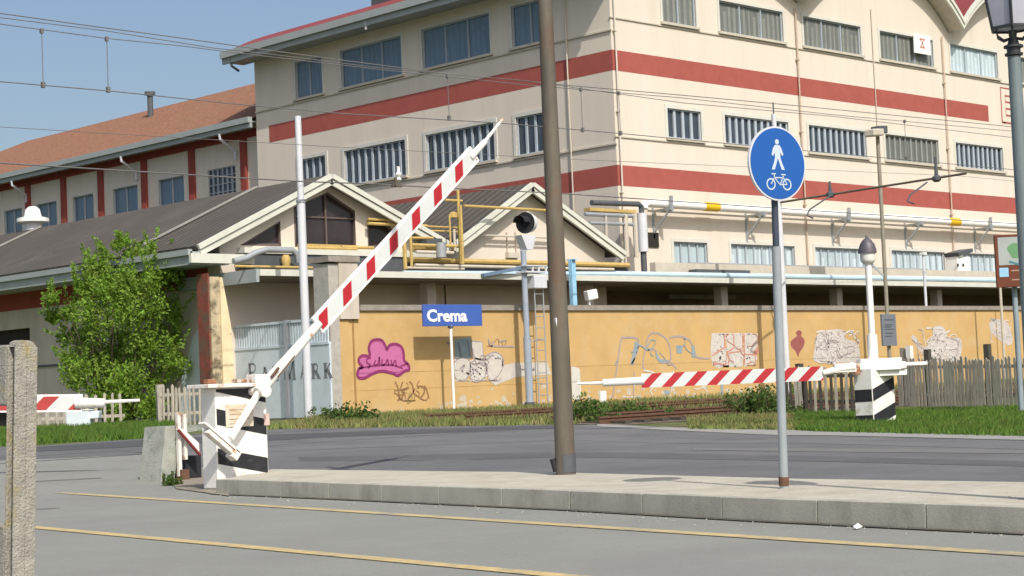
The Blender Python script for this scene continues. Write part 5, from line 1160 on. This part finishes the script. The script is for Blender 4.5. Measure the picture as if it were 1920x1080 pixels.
pp0 = onP(1637, 668, ctr, dR); zt3 = onP(1625, 491, ctr, dR).z
b = MB(); b.tube([(pp0.x, pp0.y, pp0.z - .08), (pp0.x, pp0.y, onP(1632, 628, ctr, dR).z)], .105, 12); b.tube([(pp0.x, pp0.y, onP(1632, 628, ctr, dR).z), (pp0.x, pp0.y, zt3)], .066, 12); b.build('bell_post', WHITE, rb2, smooth=True)
b = MB(); b.lathe((pp0.x, pp0.y, 0), [(.06, zt3 - .06), (.13, zt3 - .01), (.155, zt3 + .04), (.155, zt3 + .22), (.13, zt3 + .24)], 18); be = b.build('bell_housing', STEELW, rb2, smooth=True)
b = MB(); b.lathe((pp0.x, pp0.y, 0), [(.19, zt3 + .18), (.18, zt3 + .26), (.15, zt3 + .36), (.09, zt3 + .45), (.03, zt3 + .49), (.02, zt3 + .54)], 18); b.build('bell', mat('oxidised bell metal', (.115, .105, .125), .5, .2, 8, .1, 40, metal=.2, dirt=(.18, .10, .075), dscale=4, dlo=.58, dhi=.7), be, smooth=True)
b = MB(); b.bar((pp0.x, pp0.y, zt3 + .03), Vector((pp0.x, pp0.y, zt3 - .3)) + rt_v * .3, .04); b.build('bell_stay', STEELG, rb2)

# --- barrier of the far left side: only its boom reaches into view
DB = 26.0
lb0 = FP(-260, 759, DB)
lb = thing('barrier', (lb0.x, lb0.y, 0), 'lowered barrier boom with faded red stripes reaching in from the left before the bush', 'level crossing barrier', 'level crossing barriers')
A_, B2_ = FP(-230, 759, DB), FP(155, 755.5, DB); dl = (B2_ - A_).normalized()
b = MB(); b.box(lb0.x - .35, lb0.x + .35, lb0.y - .2, lb0.y + .2, -.05, lb0.z - .05); b.build('pedestal', BLKW, lb, bevel=.01)
b = MB(); b.tube([lb0, A_ + dl * .1], .06, 10); b.build('boom_tube', STEELW, lb, smooth=True)
boom_panel(lb, A_, B2_, .255, nR, 5.5, 1.0, .03, FADER, .42, .11)
b = MB(); b.tube([B2_ - dl * .1, FP(197, 756, DB)], [.085, .07], 10); b.build('tip_sleeve', STEELW, lb, smooth=True)
b = MB(); b.tube([FP(195, 754, DB), FP(262, 750.5, DB)], [.028, .022], 8); b.build('tip_rod', STEELW, lb, smooth=True)

# ---------------------------------------------------------------- picket fences
def pickets(name, label, a, b_, hgt, woods, gap=.105, w=.075, posts=(), group=None, ppost=None, jit=.06):
    d = (b_ - a); d.z = 0; L_ = d.length; d.normalize(); n = Vector((-d.y, d.x, 0))
    t = thing(name, (a.x, a.y, tz(a.y)), label, 'fence', group)
    mbs = [MB(), MB()]; s = 0
    while s < L_:
        p = a + d * s; z0 = tz(p.y); h = hgt + R.uniform(-jit, jit); ww = w * R.uniform(.8, 1.15) / 2; tl_ = R.uniform(-.03, .03)
        mbs[R.random() < .5].prism([p - d * ww + Vector((0, 0, z0 - p.z)), p + d * ww + Vector((0, 0, z0 - p.z)), p + d * (ww + tl_) + Vector((0, 0, z0 - p.z + h - .05)), p + d * tl_ + Vector((0, 0, z0 - p.z + h)), p + d * (tl_ - ww) + Vector((0, 0, z0 - p.z + h - .05))], n * .022)
        s += gap * R.uniform(.85, 1.25)
    for m_, mb in zip(woods, mbs): mb.build('pickets', m_, t)
    for z in (.3, hgt - .22): b = MB(); b.bar(a + n * .04 + Vector((0, 0, tz(a.y) - a.z + z)), b_ + n * .04 + Vector((0, 0, tz(b_.y) - b_.z + z)), .03, .08); b.build('rail', woods[0], t)
    for s, h, m_ in posts:
        p = a + d * s + n * .12; b = MB(); b.box(p.x - .07, p.x + .07, p.y - .07, p.y + .07, tz(p.y) - .05, tz(p.y) + h); b.build('post', m_, t)
    return t
WG2 = mat('pale weathered wood', (.40, .37, .31), .95, .25, 6, .4, 30, stretch=(3, 3, .6), dirt=(.25, .23, .18), dscale=3)
fa_, fb_ = FP(1688, 763, 46.5), FP(1990, 766, 42.0)
Lf = (fb_ - fa_).length
pickets('picket_fence', 'grey weathered wooden picket fence standing in the grass right of the barrier pedestal', fa_, fb_, 1.22, (WOODG, WG2), posts=[(Lf * .18, 1.45, WOODD), (Lf * .565, 1.55, WOODD), (Lf * .02, 1.5, WOODG), (Lf * .06, 1.55, STEELW)])
fc_, fd_ = FP(1478, 786, 42.5), FP(1612, 784, 41.5)
pickets('picket_fence', 'dark wooden picket fence under the lowered boom, left of the barrier pedestal', fc_, fd_, 1.12, (WOODD, WOODG), gap=.12, posts=[(.3, 1.2, WOODD)])
g0_, g1_ = G(300, 790), G(376, 788)
yy_ = onX(300, 780, 24.5)
pickets('picket_fence', 'short pale picket fence piece between the bush and the front barrier', FP(300, 788, 45), FP(384, 784, 46), 1.0, (WG2, WOODG), gap=.13, posts=[(.1, 1.05, WG2)])
pickets('picket_fence', 'low pale picket fence half hidden by grass behind the faded left boom', FP(30, 800, 46), FP(235, 796, 47), .9, (WG2, WOODG), gap=.2)

# ---------------------------------------------------------------- foliage
def leaf_quads(mb, c, r, n, size, flat=1.0, up=.25):
    for _ in range(n):
        d = Vector((R.gauss(0, 1), R.gauss(0, 1), R.gauss(0, 1) * flat)); d = d.normalized() * (R.random() ** .45) * r
        p = c + d; a = Vector((R.uniform(-1, 1), R.uniform(-1, 1), R.uniform(-1, 1))).normalized(); e = a.cross(Vector((R.uniform(-1, 1), R.uniform(-1, 1), R.uniform(-.3, 1)))).normalized()
        s = size * R.uniform(.6, 1.3); mb.add([p - a * s, p + e * s * .45, p + a * s, p - e * s * .45], [(0, 1, 2, 3)])
bd = 51.0
bb = FP(228, 796, bd)
tr = thing('bush_tree', (bb.x, bb.y, tz(bb.y)), 'bright green leafy young tree with several stems in front of the left shed wall', 'tree')
tips = [(226, 462, .30), (250, 480, .3), (215, 500, .45), (287, 478, .32), (282, 510, .5), (245, 520, .6), (325, 505, .28), (310, 535, .5), (265, 560, .7), (215, 560, .65), (170, 545, .42), (140, 540, .3), (200, 600, .75), (250, 610, .8), (300, 590, .6), (165, 590, .6), (120, 590, .35), (95, 600, .22), (130, 640, .55), (175, 650, .75), (230, 660, .85), (285, 650, .65), (325, 640, .4), (330, 680, .42), (150, 690, .6), (205, 710, .8), (265, 700, .8), (310, 715, .5), (115, 680, .4), (180, 745, .7), (240, 750, .8), (290, 760, .6), (335, 600, .25), (92, 565, .2), (160, 500, .2), (188, 515, .3)]
lf = MB(); wd_ = MB()
base = Vector((bb.x, bb.y, tz(bb.y)))
for (px, py, r) in tips:
    px = 224 + (px - 224) * .94; rr = r * .92; c = FP(px, py, bd + R.uniform(-1, 1) * (1.3 if r > .4 else .6))
    for k in range(3 if r > .45 else 2):
        cc_ = c + Vector((R.gauss(0, .45), R.gauss(0, .45), R.gauss(0, .4))) * rr
        leaf_quads(lf, cc_, rr * R.uniform(.55, 1.0), int(330 * rr + 60), .062)
    st_ = base + Vector((R.uniform(-.35, .35), R.uniform(-.35, .35), 0))
    wd_.tube([st_, st_.lerp(c, .5) + Vector((R.uniform(-.2, .2), R.uniform(-.2, .2), .1)), c + Vector((0, 0, r * .5))], [.032, .018, .006], 6)
    # leafy shoots sticking out at the outline
    for k in range(6):
        e = c + Vector((R.uniform(-1, 1), R.uniform(-1, 1), R.uniform(-.1, 1.7))) * (r * .75 + .18)
        for j in range(12): leaf_quads(lf, c.lerp(e, .3 + .09 * j), .13 - .007 * j, 5, .055)
lf.build('crown', LEAF, tr, fix=False); wd_.build('stems', BARK, tr, smooth=True)
def weed(label, px0, px1, py, h, dep, n, m=LEAFD, name='weed_bush', size=.07, sp=.3):
    a, c = (FP(px0, py, dep), FP(px1, py, dep)) if dep else (G(px0, py), G(px1, py)); t = thing(name, ((a.x + c.x) / 2, (a.y + c.y) / 2, tz((a.y + c.y) / 2)), label, 'bush')
    lf, wd2 = MB(), MB()
    for _ in range(n):
        p = a.lerp(c, R.random()) + Vector((R.gauss(0, sp), R.gauss(0, sp), 0)); p.z = tz(p.y); hh = h * R.uniform(.35, 1.0) * (1 - .5 * abs(2 * ((p - a).length / max(.1, (c - a).length)) - 1))
        q = p + Vector((R.gauss(0, .4 * sp), R.gauss(0, .4 * sp), hh)); wd2.tube([p, q], [.012, .005], 4)
        for k in range(7): leaf_quads(lf, p.lerp(q, .15 + .14 * k), .5 * sp, 6, size)
    lf.build('leaves', m, t, fix=False); wd2.build('stems', BARK, t); return t
weed('dark green weed clump at the foot of the wall below the pink graffiti', 640, 705, 792, .5, 44, 34, size=.055)
weed('dense dark weeds just right of the big brown pole', 1074, 1128, 792, .62, 41, 34, size=.055)
weed('low green weeds along the track beneath the lowered boom tip', 1130, 1240, 786, .4, 43, 34, size=.055)
weed('green bush growing against the end of the dark picket fence', 1392, 1480, 786, .75, 42.5, 50, size=.055)
weed('weeds poking up beside the mast at the foot of the orange wall', 1468, 1505, 705, .9, 60, 14)
weed('small dark plant growing from the crack at the concrete stub', 314, 330, 911, .24, 0, 16, size=.022, sp=.05)
weed('small weeds at the foot of the blue gate near the pale mast', 590, 625, 790, .4, 46, 8, size=.05)
# grass: blades spread over the verges
def grass(label, quad, n, h, m=GRASS, cl=1):
    P = [Vector((p.x, p.y, 0)) for p in quad]; mb = MB()
    for _ in range(n):
        u_, v_ = R.random(), R.random(); p = P[0].lerp(P[1], u_).lerp(P[3].lerp(P[2], u_), v_); p.z = tz(p.y)
        hh = h * R.uniform(.4, 1.3); a = R.uniform(0, 6.28); w_ = .011 + .012 * R.random(); d = Vector((math.cos(a), math.sin(a), 0)); ln_ = Vector((R.gauss(0, .35), R.gauss(0, .35), 1)) * hh
        mb.add([p - d * w_, p + d * w_, p + ln_], [(0, 1, 2)])
    o = mb.build('grass', m, fix=False, kind='stuff'); tag(o, label, 'grass'); return o
GR2 = mat('dry verge grass', (.15, .19, .055), .8, .3, 1.5, 0, spec=.2, dirt=(.26, .20, .10), dscale=1.5, dlo=.45, dhi=.65)
grass('green grass verge in front of the right picket fence', [G(1490, 808), G(1990, 822), FP(1990, 764, 43), FP(1490, 784, 42.5)], 30000, .11)
grass('bright grass verge beneath the left boom and the young tree', [G(-100, 842), G(330, 820), FP(330, 780, 47), FP(-100, 790, 47)], 26000, .16)
grass('dry grass strip along the foot of the orange wall', [G(495, 806), G(1085, 796), V2(44, 37.6), V2(29.5, 37.6)], 22000, .14, GR2)
grass('patchy grass beside the railway tracks under the lowered boom', [G(1290, 806), G(1500, 808), FP(1500, 785, 43), FP(1290, 790, 43)], 9000, .10, GR2)
grass('sparse grass between the tracks and the orange wall', [V2(33, 29), V2(70, 29), V2(70, 37.7), V2(42, 37.7)], 16000, .18, GR2)
# litter
def litter(label, px, py, w_, m=WHITE):
    p = G(px, py); b = MB(); z = p.z + .012
    b.add([(p.x, p.y, z), (p.x + w_, p.y - w_ * .3, z + .01), (p.x + w_ * 1.1, p.y + w_ * .5, z + .03), (p.x + w_ * .1, p.y + w_ * .6, z + .012), (p.x, p.y, z + .004), (p.x + w_, p.y - w_ * .3, z + .014), (p.x + w_ * 1.1, p.y + w_ * .5, z + .034), (p.x + w_ * .1, p.y + w_ * .6, z + .016)], [(0, 1, 2, 3), (4, 5, 6, 7), (0, 1, 5, 4), (1, 2, 6, 5), (2, 3, 7, 6), (3, 0, 4, 7)])
    o = b.build('paper_scrap', m); tag(o, label, 'litter')
litter('white paper scrap lying on the asphalt below the kerb', 1606, 995, .05); litter('small white scrap on the far road edge below the striped pedestal', 1550, 808, .11); litter('pale scrap in the dry grass near the rails', 1384, 797, .16)
wb = G(150, 806); wt = thing('white_box', (wb.x, wb.y, tz(wb.y)), 'broken pale plastic box lying in the grass under the left boom', 'box')
b = MB(); b.obox((wb.x, wb.y, tz(wb.y) + .26) , rt_v * .30, fw_v * .2, (0, 0, .22)); b.obox(Vector((wb.x, wb.y, tz(wb.y) + .36)) + rt_v * .40, rt_v * .12, fw_v * .18, (.01, .0, .10)); b.build('shell', mat('pale bluish plastic', (.60, .68, .72), .5, .1, 5, .1, 20), wt, bevel=.03)
b = MB(); b.obox(Vector((wb.x, wb.y, tz(wb.y) + .495)) + rt_v * .03, rt_v * .3, fw_v * .22, (0, 0, .012)); b.build('lid', WHITE, wt)
wq = onY(1131, 770, 36.9); wh = thing('white_marker', (wq.x, 36.9, .46), 'low white marker board at the wall foot right of the big brown pole', 'marker')
b = MB(); zz1, zz2 = onY(1131, 765, 36.9).z, onY(1131, 733, 36.9).z; b.box(wq.x - .12, wq.x + .14, 36.87, 36.93, zz1, zz2); b.build('board', WHITE, wh); b = MB(); b.box(wq.x - .03, wq.x + .03, 36.931, 36.97, .4, zz2 - .05); b.build('stake', STEELG, wh)

# loose grit swept against the kerb and the road edges
gr_ = MB()
for _ in range(500):
    d_g = R.uniform(0, 26); p = at_len(kl, d_g) + V2(-abs(R.gauss(.02, .22)) - .02, 0); r_g = R.uniform(.003, .010); z = .006
    if R.random() < .25: p = p + V2(R.uniform(.3, 2.2), 0); z = KZ - .002
    gr_.add([(p.x + r_g * math.cos(a), p.y + r_g * math.sin(a), z) for a in (0, 1.5, 3.1, 4.6)] + [(p.x, p.y, z + r_g)], [(0, 1, 4), (1, 2, 4), (2, 3, 4), (3, 0, 4)])
o = gr_.build('grit', KERB, kind='stuff'); tag(o, 'loose grit and small stones lying along the kerb', 'grit')

# worn tyre bands along the dark road
LW = mat('polished lane wear', (.155, .158, .16), .8, .12, .8, .25, 90, var2=.12); DW = mat('oily lane band', (.112, .114, .12), .85, .15, .7, .25, 90, var2=.12)
drape('road_wear', [G(320, 858), G(640, 842), G(1060, 826), G(1500, 832), G(1990, 846)], [G(320, 851), G(640, 834), G(1060, 819), G(1500, 825), G(1990, 838)], LW, .011, 2, 30)
drape('road_wear', [G(560, 866), G(1060, 858), G(1500, 866), G(1990, 878)], [G(560, 858), G(1060, 848), G(1500, 856), G(1990, 868)], DW, .011, 2, 30)

# grey bent pipe and small pump in the gap below the first gable
bp_pts = [onY(px, py, 40.6) for px, py in ((438, 490), (462, 484), (480, 474), (500, 468), (548, 469), (556, 476), (560, 492))]
bpt = thing('bent_pipe', bp_pts[0], 'grey bent pipe lying under the ledge of the first gable, left of the pale mast', 'pipe')
b = MB(); b.tube(bp_pts, .09, 10); b.build('pipe', STEELG, bpt, smooth=True)
p = onY(536, 484, 40.5)
b = MB(); b.lathe((p.x, p.y, p.z - .25), [(.10, 0), (.13, .12), (.13, .26), (.08, .34)], 12); b.build('pump', YELP, bpt, smooth=True)
b = MB(); b.box(p.x - .2, p.x + .22, p.y - .1, p.y + .2, p.z - .31, p.z - .252); b.build('bracket', STEELD, bpt)
